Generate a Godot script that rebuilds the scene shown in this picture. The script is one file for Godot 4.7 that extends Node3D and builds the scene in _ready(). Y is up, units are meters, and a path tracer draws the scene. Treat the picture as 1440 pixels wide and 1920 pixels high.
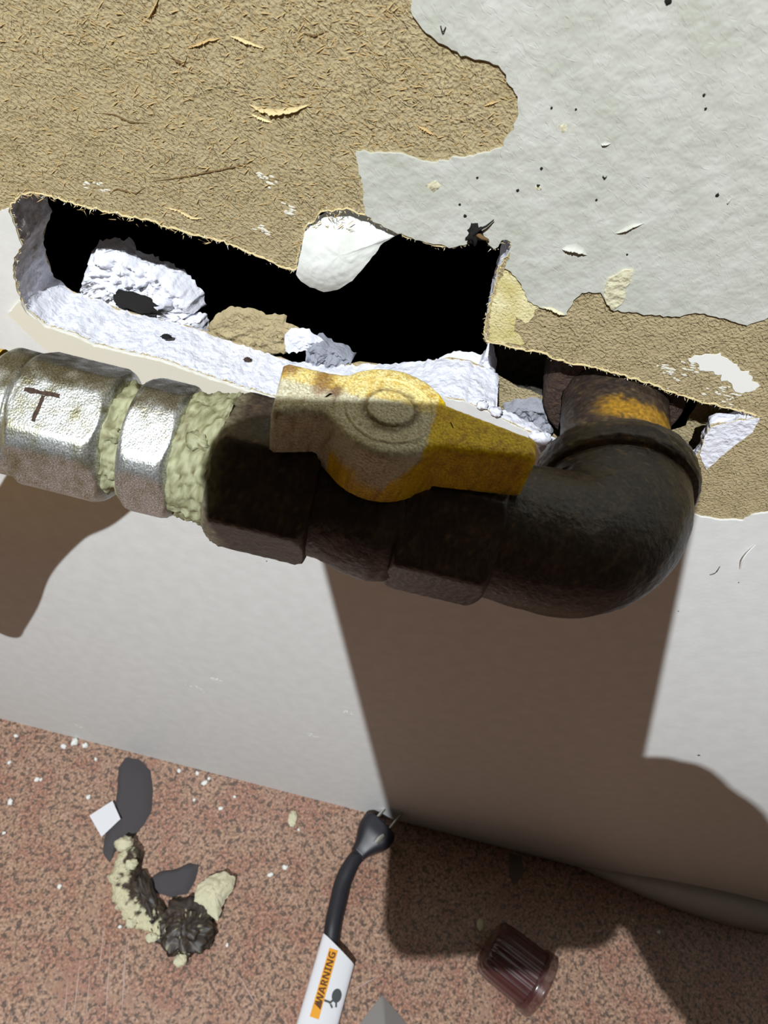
extends Node3D
# Close-up of a gas shut-off valve in front of a torn plasterboard wall.
# Lengths in this script are millimetres (MM turns them into metres). Wall face z = 0, floor y = 0.

const MM := 0.001
const FIB := 0.7                            # the run of the paper fibres
const FOCAL := 1400.0                       # pixels, for a 1440 x 1920 picture
const PITCH := 0.907571                     # 52 degrees down
const ROLL := 0.251553                      # camera rolled about its axis
var eye := Vector3(0, 451.09, 133.46)
var fwd: Vector3
var img_x: Vector3
var img_y: Vector3
var origin := Vector3.ZERO                  # the point (mm) that the mesh being built is relative to
var rng := RandomNumberGenerator.new()
var noise := FastNoiseLite.new()
var used := {}
var M := {}
var lamp_at := Vector3.ZERO
# axes of the pipe run
var P0: Vector3
var PX: Vector3
var PY: Vector3
var PZ: Vector3
var wall_node: Node3D
var floor_node: Node3D


func _ready() -> void:
	rng.seed = 7
	noise.seed = 11
	noise.frequency = 1.0
	noise.fractal_octaves = 3
	setup_view()
	make_materials()
	build_wall()
	build_floor()
	build_cavity()
	build_pipe()
	build_valve()
	build_adapter()
	build_hose()
	build_hole_pieces()
	build_cord()
	build_scrap()
	build_floor_bits()
	build_behind_camera()


# ---------------------------------------------------------------- camera and light
func setup_view() -> void:
	fwd = Vector3(0, -sin(PITCH), -cos(PITCH))
	var down := Vector3(0, -cos(PITCH), sin(PITCH))
	img_x = Vector3(cos(ROLL), 0, 0) - down * sin(ROLL)
	img_y = Vector3(sin(ROLL), 0, 0) + down * cos(ROLL)
	var cam := Camera3D.new()
	cam.name = "camera"
	cam.fov = rad_to_deg(2.0 * atan(960.0 / FOCAL))
	cam.near = 0.005
	cam.far = 20.0
	cam.transform = Transform3D(Basis(img_x, -img_y, -fwd), eye * MM)
	var lens := CameraAttributesPhysical.new()
	lens.frustum_focal_length = 12.0 * FOCAL / 960.0
	lens.frustum_focus_distance = 0.165
	lens.frustum_near = 0.005
	lens.frustum_far = 20.0
	lens.exposure_aperture = 32.0
	cam.attributes = lens
	add_child(cam)
	cam.current = true
	var env := Environment.new()
	env.background_mode = Environment.BG_COLOR
	env.background_color = Color(0.30, 0.268, 0.205)
	env.background_energy_multiplier = 0.15
	env.tonemap_mode = Environment.TONE_MAPPER_LINEAR
	env.tonemap_exposure = 1.0
	env.sdfgi_enabled = true
	env.ssao_enabled = true
	env.ssil_enabled = true
	var we := WorldEnvironment.new()
	we.name = "environment"
	we.environment = env
	add_child(we)
	# the torch that lights the scene stands behind and to the left of the camera
	lamp_at = eye + img_x * -135.8 - img_y * 57.5 - fwd * 720.0
	var lamp := AreaLight3D.new()
	lamp.name = "torch_light"
	lamp.area_size = Vector2(0.007, 0.007)
	lamp.light_color = Color(0.965, 0.985, 1.0)
	lamp.light_energy = 1.2
	lamp.area_range = 6.0
	lamp.shadow_enabled = true
	lamp.position = lamp_at * MM
	add_child(lamp)
	lamp.look_at(Vector3(0.03, 0.06, 0.03), Vector3.UP)


# ---------------------------------------------------------------- measuring
func ray(px: float, py: float) -> Vector3:
	return fwd + img_x * ((px - 720.0) / FOCAL) + img_y * ((py - 960.0) / FOCAL)

func on_wall(px: float, py: float, z := 0.0) -> Vector3:
	var r := ray(px, py)
	return eye + r * ((z - eye.z) / r.z)

func on_floor(px: float, py: float, y := 0.0) -> Vector3:
	var r := ray(px, py)
	return eye + r * ((y - eye.y) / r.y)

func wall2(list: Array, z := 0.0) -> PackedVector2Array:
	var out := PackedVector2Array()
	for i in range(0, list.size(), 2):
		var p := on_wall(list[i], list[i + 1], z)
		out.append(Vector2(p.x, p.y))
	return out

func floor2(list: Array, y := 0.0) -> PackedVector2Array:   # x, -z
	var out := PackedVector2Array()
	for i in range(0, list.size(), 2):
		var p := on_floor(list[i], list[i + 1], y)
		out.append(Vector2(p.x, -p.z))
	return out

func pipe(x: float, y: float, z: float) -> Vector3:
	return P0 + PX * x + PY * y + PZ * z


# ---------------------------------------------------------------- nodes
func numbered(called: String) -> String:
	var n: int = used.get(called, 0)
	used[called] = n + 1
	return called if n == 0 else "%s_%03d" % [called, n]

func thing(called: String, label: String, category: String, at := Vector3.ZERO, group := "") -> Node3D:
	var o := Node3D.new()
	o.name = numbered(called)
	o.position = at * MM
	add_child(o)
	tag(o, label, category, group)
	origin = at
	return o

func tag(o: Node3D, label: String, category: String, group := "") -> void:
	o.set_meta("label", label)
	o.set_meta("category", category)
	if group != "":
		o.set_meta("group", group)

func part(parent: Node3D, called: String, mesh: Mesh, mat: Material, label := "") -> MeshInstance3D:
	var o := MeshInstance3D.new()
	o.name = called
	o.mesh = mesh
	o.material_override = mat
	parent.add_child(o, true)
	if label != "":
		o.set_meta("label", label)
	return o

func single(called: String, mesh: Mesh, mat: Material, at: Vector3, label: String, category: String, group := "") -> MeshInstance3D:
	var o := MeshInstance3D.new()
	o.name = numbered(called)
	o.mesh = mesh
	o.material_override = mat
	o.position = at * MM
	add_child(o)
	tag(o, label, category, group)
	return o


# ---------------------------------------------------------------- mesh builders (mm, relative to origin)
func build_arrays(v: PackedVector3Array, idx: PackedInt32Array, col: PackedColorArray, uv: PackedVector2Array, flat := false) -> ArrayMesh:
	var st := SurfaceTool.new()
	st.begin(Mesh.PRIMITIVE_TRIANGLES)
	st.set_smooth_group(-1 if flat else 0)
	for i in v.size():
		if col.size():
			st.set_color(col[i])
		st.set_uv(uv[i] if uv.size() else Vector2.ZERO)
		st.set_smooth_group(-1 if flat else 0)
		st.add_vertex((v[i] - origin) * MM)
	for i in idx:
		st.add_index(i)
	if flat:
		st.deindex()
	st.generate_normals()
	return st.commit()

# f(u, v) -> Vector3 ; c(u, v, p) -> Color
func grid(nu: int, nv: int, f: Callable, c = null, wrap_u := false, flip := false, uvs := Vector2(1, 1)) -> ArrayMesh:
	var v := PackedVector3Array()
	var col := PackedColorArray()
	var uv := PackedVector2Array()
	var idx := PackedInt32Array()
	var cols := nu if wrap_u else nu + 1
	for j in nv + 1:
		for i in cols:
			var p: Vector3 = f.call(float(i) / nu, float(j) / nv)
			v.append(p)
			uv.append(Vector2(float(i) / nu, float(j) / nv) * uvs)
			if c != null:
				col.append(c.call(float(i) / nu, float(j) / nv, p))
	for j in nv:
		for i in nu:
			var a := j * cols + i
			var b := j * cols + (i + 1) % cols
			var d := a + cols
			var e := b + cols
			if flip:
				idx.append_array([a, d, b, b, d, e])
			else:
				idx.append_array([a, b, d, b, e, d])
	return build_arrays(v, idx, col, uv)

func merge(list: Array) -> ArrayMesh:
	var st := SurfaceTool.new()
	for m in list:
		st.append_from(m, 0, Transform3D.IDENTITY)
	return st.commit()

# body of revolution about the pipe's x axis (axis 0) or the world z (axis 2); prof = [[pos, radius], ...]; shape(ang) multiplies, rough = bump in mm
func lathe(base: Vector3, ax: Vector3, up: Vector3, prof: Array, seg: int, step := 1.0, rough := 0.0, freq := 0.3, shape = null, c = null) -> ArrayMesh:
	var rows := []
	for k in prof.size() - 1:
		var a: Array = prof[k]
		var b: Array = prof[k + 1]
		var n: int = max(1, int(ceil(Vector2(a[0] - b[0], a[1] - b[1]).length() / step)))
		for s in n:
			rows.append([lerpf(a[0], b[0], float(s) / n), lerpf(a[1], b[1], float(s) / n)])
	rows.append(prof[-1])
	var side := ax.cross(up)
	var last := rows.size() - 1
	var f := func(u: float, w: float) -> Vector3:
		var r: Array = rows[int(round(w * last))]
		var ang := u * TAU
		var rad: float = r[1]
		if shape != null:
			rad = shape.call(ang, r[0], rad)
		var dir: Vector3 = up * cos(ang) + side * sin(ang)
		var p: Vector3 = base + ax * r[0] + dir * rad
		if rough > 0.0 and rad > 0.1:
			p += dir * rough * noise.get_noise_3dv(p * freq)
		return p
	return grid(seg, last, f, c, true, true)

func hex_shape(apothem: float, turn: float) -> Callable:
	return func(ang: float, _x: float, rad: float) -> float:
		var a := fposmod(ang - turn + PI / 6.0, PI / 3.0) - PI / 6.0
		return minf(rad, apothem / cos(a))

# smooth tube through points
func tube(pts: Array, radii: Array, seg := 10, flat := 1.0, up := Vector3.UP) -> ArrayMesh:
	var cv := Curve3D.new()
	for i in pts.size():
		var t: Vector3 = (pts[min(i + 1, pts.size() - 1)] - pts[max(i - 1, 0)]) / 6.0
		cv.add_point(pts[i], -t, t)
	cv.bake_interval = 1.0
	var n: int = clampi(int(cv.get_baked_length() / 1.5), 6, 80)
	var f := func(u: float, w: float) -> Vector3:
		var l := w * cv.get_baked_length()
		var p := cv.sample_baked(l, true)
		var q := cv.sample_baked(minf(l + 0.6, cv.get_baked_length()), true)
		var o := cv.sample_baked(maxf(l - 0.6, 0), true)
		var t := (q - o).normalized()
		var s := t.cross(up).normalized()
		var b := s.cross(t)
		var k := w * (radii.size() - 1)
		var i: int = min(int(k), radii.size() - 2)
		var r := lerpf(radii[i], radii[i + 1], k - i)
		return p + s * cos(u * TAU) * r + b * sin(u * TAU) * r * flat
	var tb := grid(seg, n, f, null, true, false)
	return tb

# lumpy closed lump
func blob(center: Vector3, radii: Vector3, amp: float, freq: float, turn := 0.0, nu := 20, nv := 12, c = null, seedv := 0.0, power := 1.0) -> ArrayMesh:
	var bs := Basis(Vector3.UP, turn)
	var f := func(u: float, w: float) -> Vector3:
		var th := w * PI
		var d := Vector3(sin(th) * cos(u * TAU), cos(th), sin(th) * sin(u * TAU))
		if power != 1.0:
			d = Vector3(sign(d.x) * pow(absf(d.x), power), sign(d.y) * pow(absf(d.y), power), sign(d.z) * pow(absf(d.z), power))
		var p := d * radii
		var k := 1.0 + amp * noise.get_noise_3dv(d * freq + Vector3(seedv, seedv * 0.7, 3.1))
		return center + bs * (p * k)
	return grid(nu, nv, f, c, true, false)

func ragged(poly: PackedVector2Array, step: float, amp: float, sd: float, closed := true, keep_from := -1, keep_to := -1) -> PackedVector2Array:
	var out := PackedVector2Array()
	var n := poly.size()
	for i in (n if closed else n - 1):
		var a := poly[i]
		var b := poly[(i + 1) % n]
		var smooth_edge := keep_from >= 0 and i >= keep_from and i <= keep_to
		var k: int = 1 if smooth_edge else maxi(1, int(a.distance_to(b) / step))
		var nrm := (b - a).orthogonal().normalized()
		for s in k:
			var p := a.lerp(b, float(s) / k)
			if not smooth_edge:
				var w := noise.get_noise_3d(p.x * 0.55, p.y * 0.55, sd) + 0.6 * noise.get_noise_3d(p.x * 1.7, p.y * 1.7, sd + 9.0)
				p += nrm * amp * w
			out.append(p)
	if not closed:
		out.append(poly[n - 1])
	return out

# flat piece with thickness in the plane (ax, ay) with normal nz; bend(Vector2) -> height added
func plate(poly: PackedVector2Array, thick: float, place: Callable, uvscale := 0.01, sides := true, bottom := false) -> ArrayMesh:
	if Geometry2D.is_polygon_clockwise(poly):
		poly.reverse()
	var tri := Geometry2D.triangulate_polygon(poly)
	var v := PackedVector3Array()
	var uv := PackedVector2Array()
	var idx := PackedInt32Array()
	for p in poly:
		v.append(place.call(p, thick))
		uv.append(p * uvscale)
	for i in range(0, tri.size(), 3):
		var a := poly[tri[i]]
		var b := poly[tri[i + 1]]
		var c := poly[tri[i + 2]]
		if (b - a).cross(c - a) > 0:
			idx.append_array([tri[i], tri[i + 2], tri[i + 1]])
		else:
			idx.append_array([tri[i], tri[i + 1], tri[i + 2]])
	var top := idx.size()
	if bottom:
		var o := v.size()
		for p in poly:
			v.append(place.call(p, 0.0))
			uv.append(p * uvscale)
		for i in range(0, top, 3):
			idx.append_array([o + idx[i], o + idx[i + 2], o + idx[i + 1]])
	var ms := [build_arrays(v, idx, PackedColorArray(), uv)]
	if sides:
		var n := poly.size()
		v = PackedVector3Array()
		uv = PackedVector2Array()
		idx = PackedInt32Array()
		for i in n:
			for k in 2:
				v.append(place.call(poly[i], thick * k))
				uv.append(poly[i] * uvscale + Vector2(0, 0.003) * k)
		for i in n:
			var a := i * 2
			var b := ((i + 1) % n) * 2
			idx.append_array([a, a + 1, b, b, a + 1, b + 1])
		ms.append(build_arrays(v, idx, PackedColorArray(), uv))
	return merge(ms)

# soft-edged cushion-like piece: rings from the outline to its middle
func pad(poly: PackedVector2Array, rings: int, place: Callable, c = null) -> ArrayMesh:
	if Geometry2D.is_polygon_clockwise(poly):
		poly.reverse()
	var mid := Vector2.ZERO
	for p in poly:
		mid += p / poly.size()
	var n := poly.size()
	var f := func(u: float, w: float) -> Vector3:
		var p := poly[int(round(u * n)) % n]
		return place.call(p.lerp(mid, w), w)
	return grid(n, rings, f, c, true, true)


# ---------------------------------------------------------------- materials
func img_from(n: int, bytes: PackedByteArray) -> ImageTexture:
	var im := Image.create_from_data(n, n, false, Image.FORMAT_RGB8, bytes)
	im.generate_mipmaps()
	return ImageTexture.create_from_image(im)

func tiling(n: int, freq: float, sd: int, octaves := 3, type := FastNoiseLite.TYPE_SIMPLEX_SMOOTH) -> PackedByteArray:
	var fn := FastNoiseLite.new()
	fn.noise_type = type
	fn.seed = sd
	fn.frequency = freq
	fn.fractal_octaves = octaves
	var im := fn.get_seamless_image(n, n)
	im.convert(Image.FORMAT_L8)
	return im.get_data()

func strokes(n: int, base: PackedFloat32Array, count: int, len_lo: int, len_hi: int, ang_mid: float, ang_dev: float, amp: float, sd: int) -> void:
	var r := RandomNumberGenerator.new()
	r.seed = sd
	for k in count:
		var x := r.randf() * n
		var y := r.randf() * n
		var a := ang_mid + r.randfn() * ang_dev
		var bend := r.randfn() * 0.02
		var g := amp * r.randf_range(0.3, 1.0) * (1.0 if r.randf() < 0.55 else -1.0)
		var l := r.randi_range(len_lo, len_hi)
		for s in l:
			var w := g * sin(PI * (s + 0.5) / l)
			var i := posmod(int(y), n) * n + posmod(int(x), n)
			base[i] += w
			base[posmod(int(y) + 1, n) * n + posmod(int(x), n)] += w * 0.7
			a += bend
			x += cos(a)
			y += sin(a)

func grey_tex(n: int, h: PackedFloat32Array) -> ImageTexture:
	var b := PackedByteArray()
	b.resize(n * n)
	for i in n * n:
		b[i] = clampi(int(h[i] * 255.0), 0, 255)
	var im := Image.create_from_data(n, n, false, Image.FORMAT_L8, b)
	im.generate_mipmaps()
	return ImageTexture.create_from_image(im)

func tinted(n: int, h: PackedFloat32Array, lo: Color, hi: Color) -> ImageTexture:
	var b := PackedByteArray()
	b.resize(n * n * 3)
	for i in n * n:
		var c := lo.lerp(hi, clampf(h[i], 0.0, 1.0))
		b[i * 3] = int(c.r * 255.0)
		b[i * 3 + 1] = int(c.g * 255.0)
		b[i * 3 + 2] = int(c.b * 255.0)
	return img_from(n, b)

func floats(src: PackedByteArray, k := 1.0, add := 0.0) -> PackedFloat32Array:
	var h := PackedFloat32Array()
	h.resize(src.size())
	for i in src.size():
		h[i] = src[i] / 255.0 * k + add
	return h

func mat(col: Color, rough: float, metal := 0.0, vcol := false) -> StandardMaterial3D:
	var m := StandardMaterial3D.new()
	m.albedo_color = col
	m.roughness = rough
	m.metallic = metal
	m.vertex_color_use_as_albedo = vcol
	return m

func relief(m: StandardMaterial3D, tex: Texture2D, cm: float) -> StandardMaterial3D:
	m.heightmap_enabled = true
	m.heightmap_texture = tex
	m.heightmap_scale = cm
	return m

func triplanar(m: StandardMaterial3D, per_metre: float) -> StandardMaterial3D:
	m.uv1_triplanar = true
	m.uv1_world_triplanar = true
	m.uv1_scale = Vector3.ONE * per_metre
	return m

func rgb(r: int, g: int, b: int) -> Color:
	return Color(r / 255.0, g / 255.0, b / 255.0)

func lin(r: int, g: int, b: int) -> Color:
	return rgb(r, g, b).srgb_to_linear()

func make_materials() -> void:
	# torn brown paper face of plasterboard: matted fibres
	var n := 1024
	var h := floats(tiling(n, 0.012, 3, 4), 0.5, 0.25)
	var fine := floats(tiling(n, 0.09, 5, 3), 0.55, -0.27)
	for i in n * n:
		h[i] += fine[i]
	var broad := floats(tiling(n, 0.006, 8, 2))
	var hk := h.duplicate()
	strokes(n, hk, 9000, 8, 34, FIB, 0.45, 0.26, 21)
	var kb := PackedByteArray()
	kb.resize(n * n * 3)
	for i in n * n:
		var t := clampf(0.5 + (hk[i] - 0.5) * 0.62, 0.0, 1.0)
		var c := rgb(140, 125, 90).lerp(rgb(214, 198, 158), t).lerp(rgb(186, 169, 134), broad[i] * 0.5)
		kb[i * 3] = int(c.r * 255)
		kb[i * 3 + 1] = int(c.g * 255)
		kb[i * 3 + 2] = int(c.b * 255)
	var ktex := img_from(n, kb)
	var khgt := grey_tex(n, hk)
	M.kraft = triplanar(relief(mat(Color.WHITE, 0.95), khgt, 0.06), 1.0 / 0.085)
	M.kraft.albedo_texture = ktex
	M.kraft.metallic_specular = 0.2
	M.kraft_pale = triplanar(relief(mat(Color.WHITE, 0.95), khgt, 0.03), 1.0 / 0.085)
	M.kraft_pale.albedo_texture = tinted(512, floats(tiling(512, 0.02, 38, 4)), rgb(206, 190, 120), rgb(244, 236, 190))
	# wall paint with a short nap in it; smoother low down, torch falloff evened out in the two colours
	var hw := floats(tiling(n, 0.018, 31, 3), 0.6, 0.2)
	strokes(n, hw, 5000, 8, 30, FIB, 0.35, 0.10, 33)
	var wt := tinted(n, floats(tiling(n, 0.006, 35, 5), 1.6, -0.3), rgb(238, 239, 234), rgb(255, 255, 255))
	M.paint = triplanar(relief(mat(rgb(207, 207, 198), 0.7), grey_tex(n, hw), 0.035), 1.0 / 0.075)
	M.paint.albedo_texture = wt
	M.paint.metallic_specular = 0.3
	M.paint_smooth = triplanar(relief(mat(rgb(231, 232, 230), 0.5), grey_tex(n, floats(tiling(n, 0.05, 36, 3))), 0.003), 1.0 / 0.11)
	M.paint_smooth.albedo_texture = tinted(n, floats(tiling(n, 0.012, 37, 4)), rgb(245, 245, 244), rgb(255, 255, 255))
	M.paint_smooth.metallic_specular = 0.35
	# gypsum core
	var hg := floats(tiling(512, 0.035, 41, 5))
	M.gypsum = triplanar(relief(mat(rgb(232, 233, 242), 0.9), grey_tex(512, hg), 0.05), 1.0 / 0.045)
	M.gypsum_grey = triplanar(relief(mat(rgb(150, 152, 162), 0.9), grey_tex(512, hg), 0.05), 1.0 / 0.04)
	M.fibre = mat(rgb(232, 214, 160), 0.9)
	M.fibre_tan = mat(rgb(212, 194, 146), 0.95)
	M.fibre_white = mat(rgb(245, 244, 238), 0.85)
	M.fibre_brown = mat(rgb(196, 168, 116), 0.95)
	M.fibre_dark = mat(rgb(110, 86, 52), 0.95)
	M.skim = mat(rgb(226, 222, 206), 0.8)
	M.cream = mat(rgb(218, 212, 180), 0.8)
	relief(M.cream, grey_tex(512, hg), 0.06)
	triplanar(M.cream, 1.0 / 0.05)
	# polished reddish granite
	M.floor = floor_material()
	# black iron with scale
	var hi := floats(tiling(512, 0.03, 51, 5))
	var it := tinted(512, floats(tiling(512, 0.05, 53, 4), 1.6, -0.45), rgb(176, 172, 168), rgb(255, 252, 248))
	M.iron = triplanar(relief(mat(Color.WHITE, 0.46), grey_tex(512, hi), 0.018), 1.0 / 0.03)
	M.iron.albedo_texture = it
	M.iron.roughness_texture = grey_tex(512, floats(tiling(512, 0.06, 55, 3), 0.5, 0.65))
	M.iron.vertex_color_use_as_albedo = true
	M.rust = triplanar(relief(mat(rgb(130, 98, 84), 0.9), grey_tex(512, hi), 0.06), 1.0 / 0.03)
	M.rust.albedo_texture = it
	M.rust.albedo_color = rgb(84, 64, 54)
	# zinc plated steel, dirty
	var hz := floats(tiling(512, 0.06, 61, 4), 2.6, -0.85)
	M.zinc = triplanar(relief(mat(Color.WHITE, 0.40, 0.85), grey_tex(512, floats(tiling(512, 0.05, 63, 3))), 0.006), 1.0 / 0.013)
	M.zinc.albedo_texture = tinted(512, hz, rgb(168, 167, 158), rgb(246, 246, 246))
	M.zinc.vertex_color_use_as_albedo = true
	# thread sealant
	M.sealant = triplanar(relief(mat(Color.WHITE, 0.75, 0.0, true), grey_tex(512, hg), 0.02), 1.0 / 0.03)
	# lever paint
	M.lever = triplanar(relief(mat(Color.WHITE, 0.5, 0.0, true), grey_tex(512, hi), 0.025), 1.0 / 0.014)
	M.lever.albedo_texture = tinted(512, floats(tiling(512, 0.045, 71, 4), 2.2, -0.5), rgb(205, 202, 190), rgb(255, 255, 255))
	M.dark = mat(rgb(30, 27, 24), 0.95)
	M.dark.metallic_specular = 0.1
	M.stud = mat(rgb(74, 70, 64), 0.95)
	M.matt_black = mat(rgb(18, 16, 14), 0.9)
	M.black_plastic = mat(rgb(38, 38, 44), 0.42)
	M.steel = mat(rgb(220, 216, 206), 0.25, 0.8)
	M.white_vinyl = mat(rgb(236, 236, 240), 0.38)
	M.orange = mat(rgb(244, 168, 30), 0.45)
	M.ink = mat(rgb(96, 52, 10), 0.6)
	M.ink_grey = mat(rgb(74, 78, 80), 0.6)
	M.hose = mat(rgb(250, 205, 12), 0.4)


func floor_material() -> StandardMaterial3D:
	var n := 1024
	var a := floats(tiling(n, 0.03, 81, 3))
	var b := floats(tiling(n, 0.055, 83, 3))
	var d := floats(tiling(n, 0.11, 85, 2))
	var w := floats(tiling(n, 0.007, 87, 3))
	var by := PackedByteArray()
	by.resize(n * n * 3)
	for i in n * n:
		var c := rgb(156, 122, 102).lerp(rgb(186, 152, 130), a[i])
		c = c.lerp(rgb(160, 110, 94), smoothstep(0.4, 0.75, w[i]) * 0.6)
		c = c.lerp(rgb(88, 74, 68), smoothstep(0.55, 0.70, b[i]) * 0.85)
		c = c.lerp(rgb(120, 92, 74), smoothstep(0.56, 0.75, d[i]) * 0.6)
		c = c.lerp(rgb(216, 184, 156), smoothstep(0.42, 0.26, d[i]) * 0.5)
		by[i * 3] = int(c.r * 255)
		by[i * 3 + 1] = int(c.g * 255)
		by[i * 3 + 2] = int(c.b * 255)
	var m := triplanar(mat(Color.WHITE, 0.34), 1.0 / 0.21)
	m.albedo_texture = img_from(n, by)
	m.metallic_specular = 0.5
	return m


# ---------------------------------------------------------------- wall
const HOLE := [17, 387, 40, 362, 65, 360, 110, 372, 180, 392, 260, 408, 340, 432, 420, 452, 480, 478, 530, 500, 556, 505, 566, 455, 575, 425, 602, 396, 650, 390, 686, 402, 720, 424, 760, 440, 800, 455, 850, 462, 878, 455, 885, 432, 902, 432, 912, 452, 928, 466, 942, 448, 956, 452, 958, 468, 938, 500, 926, 540, 914, 590, 908, 625, 912, 640, 1012, 661, 1062, 678, 1110, 686, 1200, 712, 1260, 734, 1335, 757, 1428, 780, 1332, 797, 1316, 840, 1290, 872, 1230, 895, 1150, 890, 1060, 850, 1005, 815, 945, 785, 905, 765, 868, 750, 828, 742, 760, 748, 680, 752, 600, 752, 520, 744, 450, 722, 383, 700, 310, 673, 240, 657, 180, 643, 140, 623, 87, 607, 53, 580, 40, 557, 27, 513, 29, 480, 43, 457]

const WX := 1200.0
const WTOP := 1200.0

func wall_place(p: Vector2, t: float) -> Vector3:
	return Vector3(p.x, p.y, t)

func sheet(polys: Array, z: float, thick: float, sides := true) -> ArrayMesh:
	var ms := []
	for p in polys:
		ms.append(plate(p, thick, func(q: Vector2, t: float) -> Vector3: return Vector3(q.x, q.y, z + t), 0.01, sides))
	return merge(ms)

func without_hole(hole: PackedVector2Array) -> Array:
	var out := []
	var xs := [-WX, -40.0, WX]
	for k in 2:
		var r := PackedVector2Array([Vector2(xs[k], 0), Vector2(xs[k + 1], 0), Vector2(xs[k + 1], WTOP), Vector2(xs[k], WTOP)])
		for q in Geometry2D.clip_polygons(r, hole):
			out.append(q)
	return out

func build_wall() -> void:
	origin = Vector3.ZERO
	var w := Node3D.new()
	w.name = "wall_back"
	w.set_meta("kind", "structure")
	w.set_meta("label", "off-white plasterboard wall with torn brown paper face and ragged hole behind the valve")
	add_child(w)
	wall_node = w
	var hole := ragged(wall2(HOLE), 0.7, 0.55, 1.0)
	# brown paper face, then the board behind it
	var paper := without_hole(hole)
	part(w, "paper_face", sheet(paper, -0.5, 0.5, false), M.kraft, "torn brown kraft paper face of the board")
	var back := without_hole(ragged(wall2(HOLE), 3.0, 1.5, 4.0))
	part(w, "board_back", sheet(back, -14.0, 0.0, false), M.kraft)
	# the broken edge of the gypsum core all round the hole
	var n := hole.size()
	var broken_from := on_wall(926, 775).x
	var broken_to := on_wall(1400, 800).x
	var split_a := on_wall(926, 720).y
	var split_b := on_wall(1400, 788).y
	var edge := func(u: float, v: float) -> Vector3:
		var i := int(round(u * n)) % n
		var p := hole[i]
		var a := hole[(i + n - 3) % n]
		var b := hole[(i + 3) % n]
		var nr := (b - a).orthogonal().normalized()
		var deep := -14.0
		if p.x > broken_from and p.x < broken_to and p.y < lerpf(split_a, split_b, inverse_lerp(broken_from, broken_to, p.x)):
			deep = -3.0
		var z := deep * v
		var d := 0.6 * noise.get_noise_3d(p.x * 0.18, p.y * 0.18, z * 0.18) + 0.22 * noise.get_noise_3d(p.x * 0.8, p.y * 0.8, z * 0.8 + 40.0)
		return Vector3(p.x, p.y, z) + Vector3(nr.x, nr.y, 0) * d * minf(1.0, v * 6.0)
	var taupe_x := on_wall(120, 450).x
	var taupe_y := on_wall(60, 540).y
	var core_col := func(_u: float, _v: float, p: Vector3) -> Color:  # taupe puts the top lip's shade and some brown dirt into the colour
		var k := smoothstep(taupe_x + 4.0, taupe_x - 6.0, p.x) * smoothstep(taupe_y - 4.0, taupe_y + 6.0, p.y)
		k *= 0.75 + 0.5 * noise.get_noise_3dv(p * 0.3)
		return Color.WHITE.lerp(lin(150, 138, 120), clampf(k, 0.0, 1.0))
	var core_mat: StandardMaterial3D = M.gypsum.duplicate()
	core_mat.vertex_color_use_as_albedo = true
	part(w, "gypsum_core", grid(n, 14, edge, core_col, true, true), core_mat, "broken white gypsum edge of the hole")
	# pale frayed rim of the paper round the hole
	var rim := func(u: float, v: float) -> Vector3:
		var i := int(round(u * n)) % n
		var p := hole[i]
		var nr := (hole[(i + 2) % n] - hole[(i + n - 2) % n]).orthogonal().normalized()
		if Geometry2D.is_point_in_polygon(p + nr * 0.4, hole):
			nr = -nr
		var wd := 0.3 + 0.5 * noise.get_noise_2d(p.x * 0.9, p.y * 0.9)
		var q := p + nr * (wd * v - 0.15)
		return Vector3(q.x, q.y, 0.04 + 0.3 * sin(PI * minf(v + 0.25, 1.0)))
	part(w, "frayed_rim", grid(n, 3, rim, null, true, true), M.fibre_tan, "pale frayed rim of the torn paper")
	# painted paper still stuck to the board: upper right, and left with the lower wall
	var up := wall2([768, -10, 775, 25, 800, 60, 840, 85, 865, 102, 900, 108, 935, 120, 950, 150, 968, 180, 973, 202, 965, 240, 945, 262, 940, 278, 880, 290, 810, 302, 740, 285, 668, 283, 680, 330, 684, 398, 720, 423, 760, 439, 800, 454, 850, 461, 877, 454, 884, 430, 903, 430, 913, 450, 928, 465, 942, 446, 958, 451, 958, 470, 946, 500, 975, 525, 990, 560, 1012, 575, 1040, 578, 1061, 587, 1080, 556, 1091, 545, 1125, 546, 1144, 567, 1151, 579, 1222, 586, 1267, 592, 1305, 582, 1350, 592, 1400, 606, 1440, 592, 1500, 588])
	up = ragged(up, 0.7, 0.5, 2.0, false)
	up.append(Vector2(WX, 400))
	up.append(Vector2(WX, WTOP))
	up.append(Vector2(60, WTOP))
	up.append(Vector2(45, 500))
	var low := wall2([-60, 392, 0, 396, 18, 389, 43, 458, 29, 481, 27, 514, 40, 558, 53, 581, 87, 608, 140, 624, 180, 644, 240, 658, 310, 674, 383, 701, 450, 723, 520, 745, 600, 753, 680, 753, 760, 749, 828, 743, 868, 751, 905, 766, 945, 786, 1005, 816, 1060, 851, 1150, 905, 1230, 935, 1310, 965, 1345, 972, 1392, 973, 1415, 962, 1445, 958, 1560, 975])
	low = ragged(low, 0.7, 0.4, 3.0, false)
	low.append(Vector2(WX, 300))
	low.append(Vector2(WX, 0))
	low.append(Vector2(-WX, 0))
	low.append(Vector2(-WX, 345))
	part(w, "painted_paper", sheet([up], 0.0, 0.6), M.paint, "painted paper of the upper right wall, edge torn")
	part(w, "painted_paper", sheet([low], 0.0, 0.6), M.paint_smooth, "painted paper of the lower wall")
	# older skim that ends in a curved step left of the hole
	var skim := wall2([20, 585, 60, 625, 100, 660, 150, 695, 230, 715, 330, 735, 430, 760, 540, 790, 560, 752, 520, 746, 450, 724, 383, 702, 310, 675, 240, 659, 180, 645, 140, 625, 87, 609, 53, 582, 40, 560])
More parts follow.
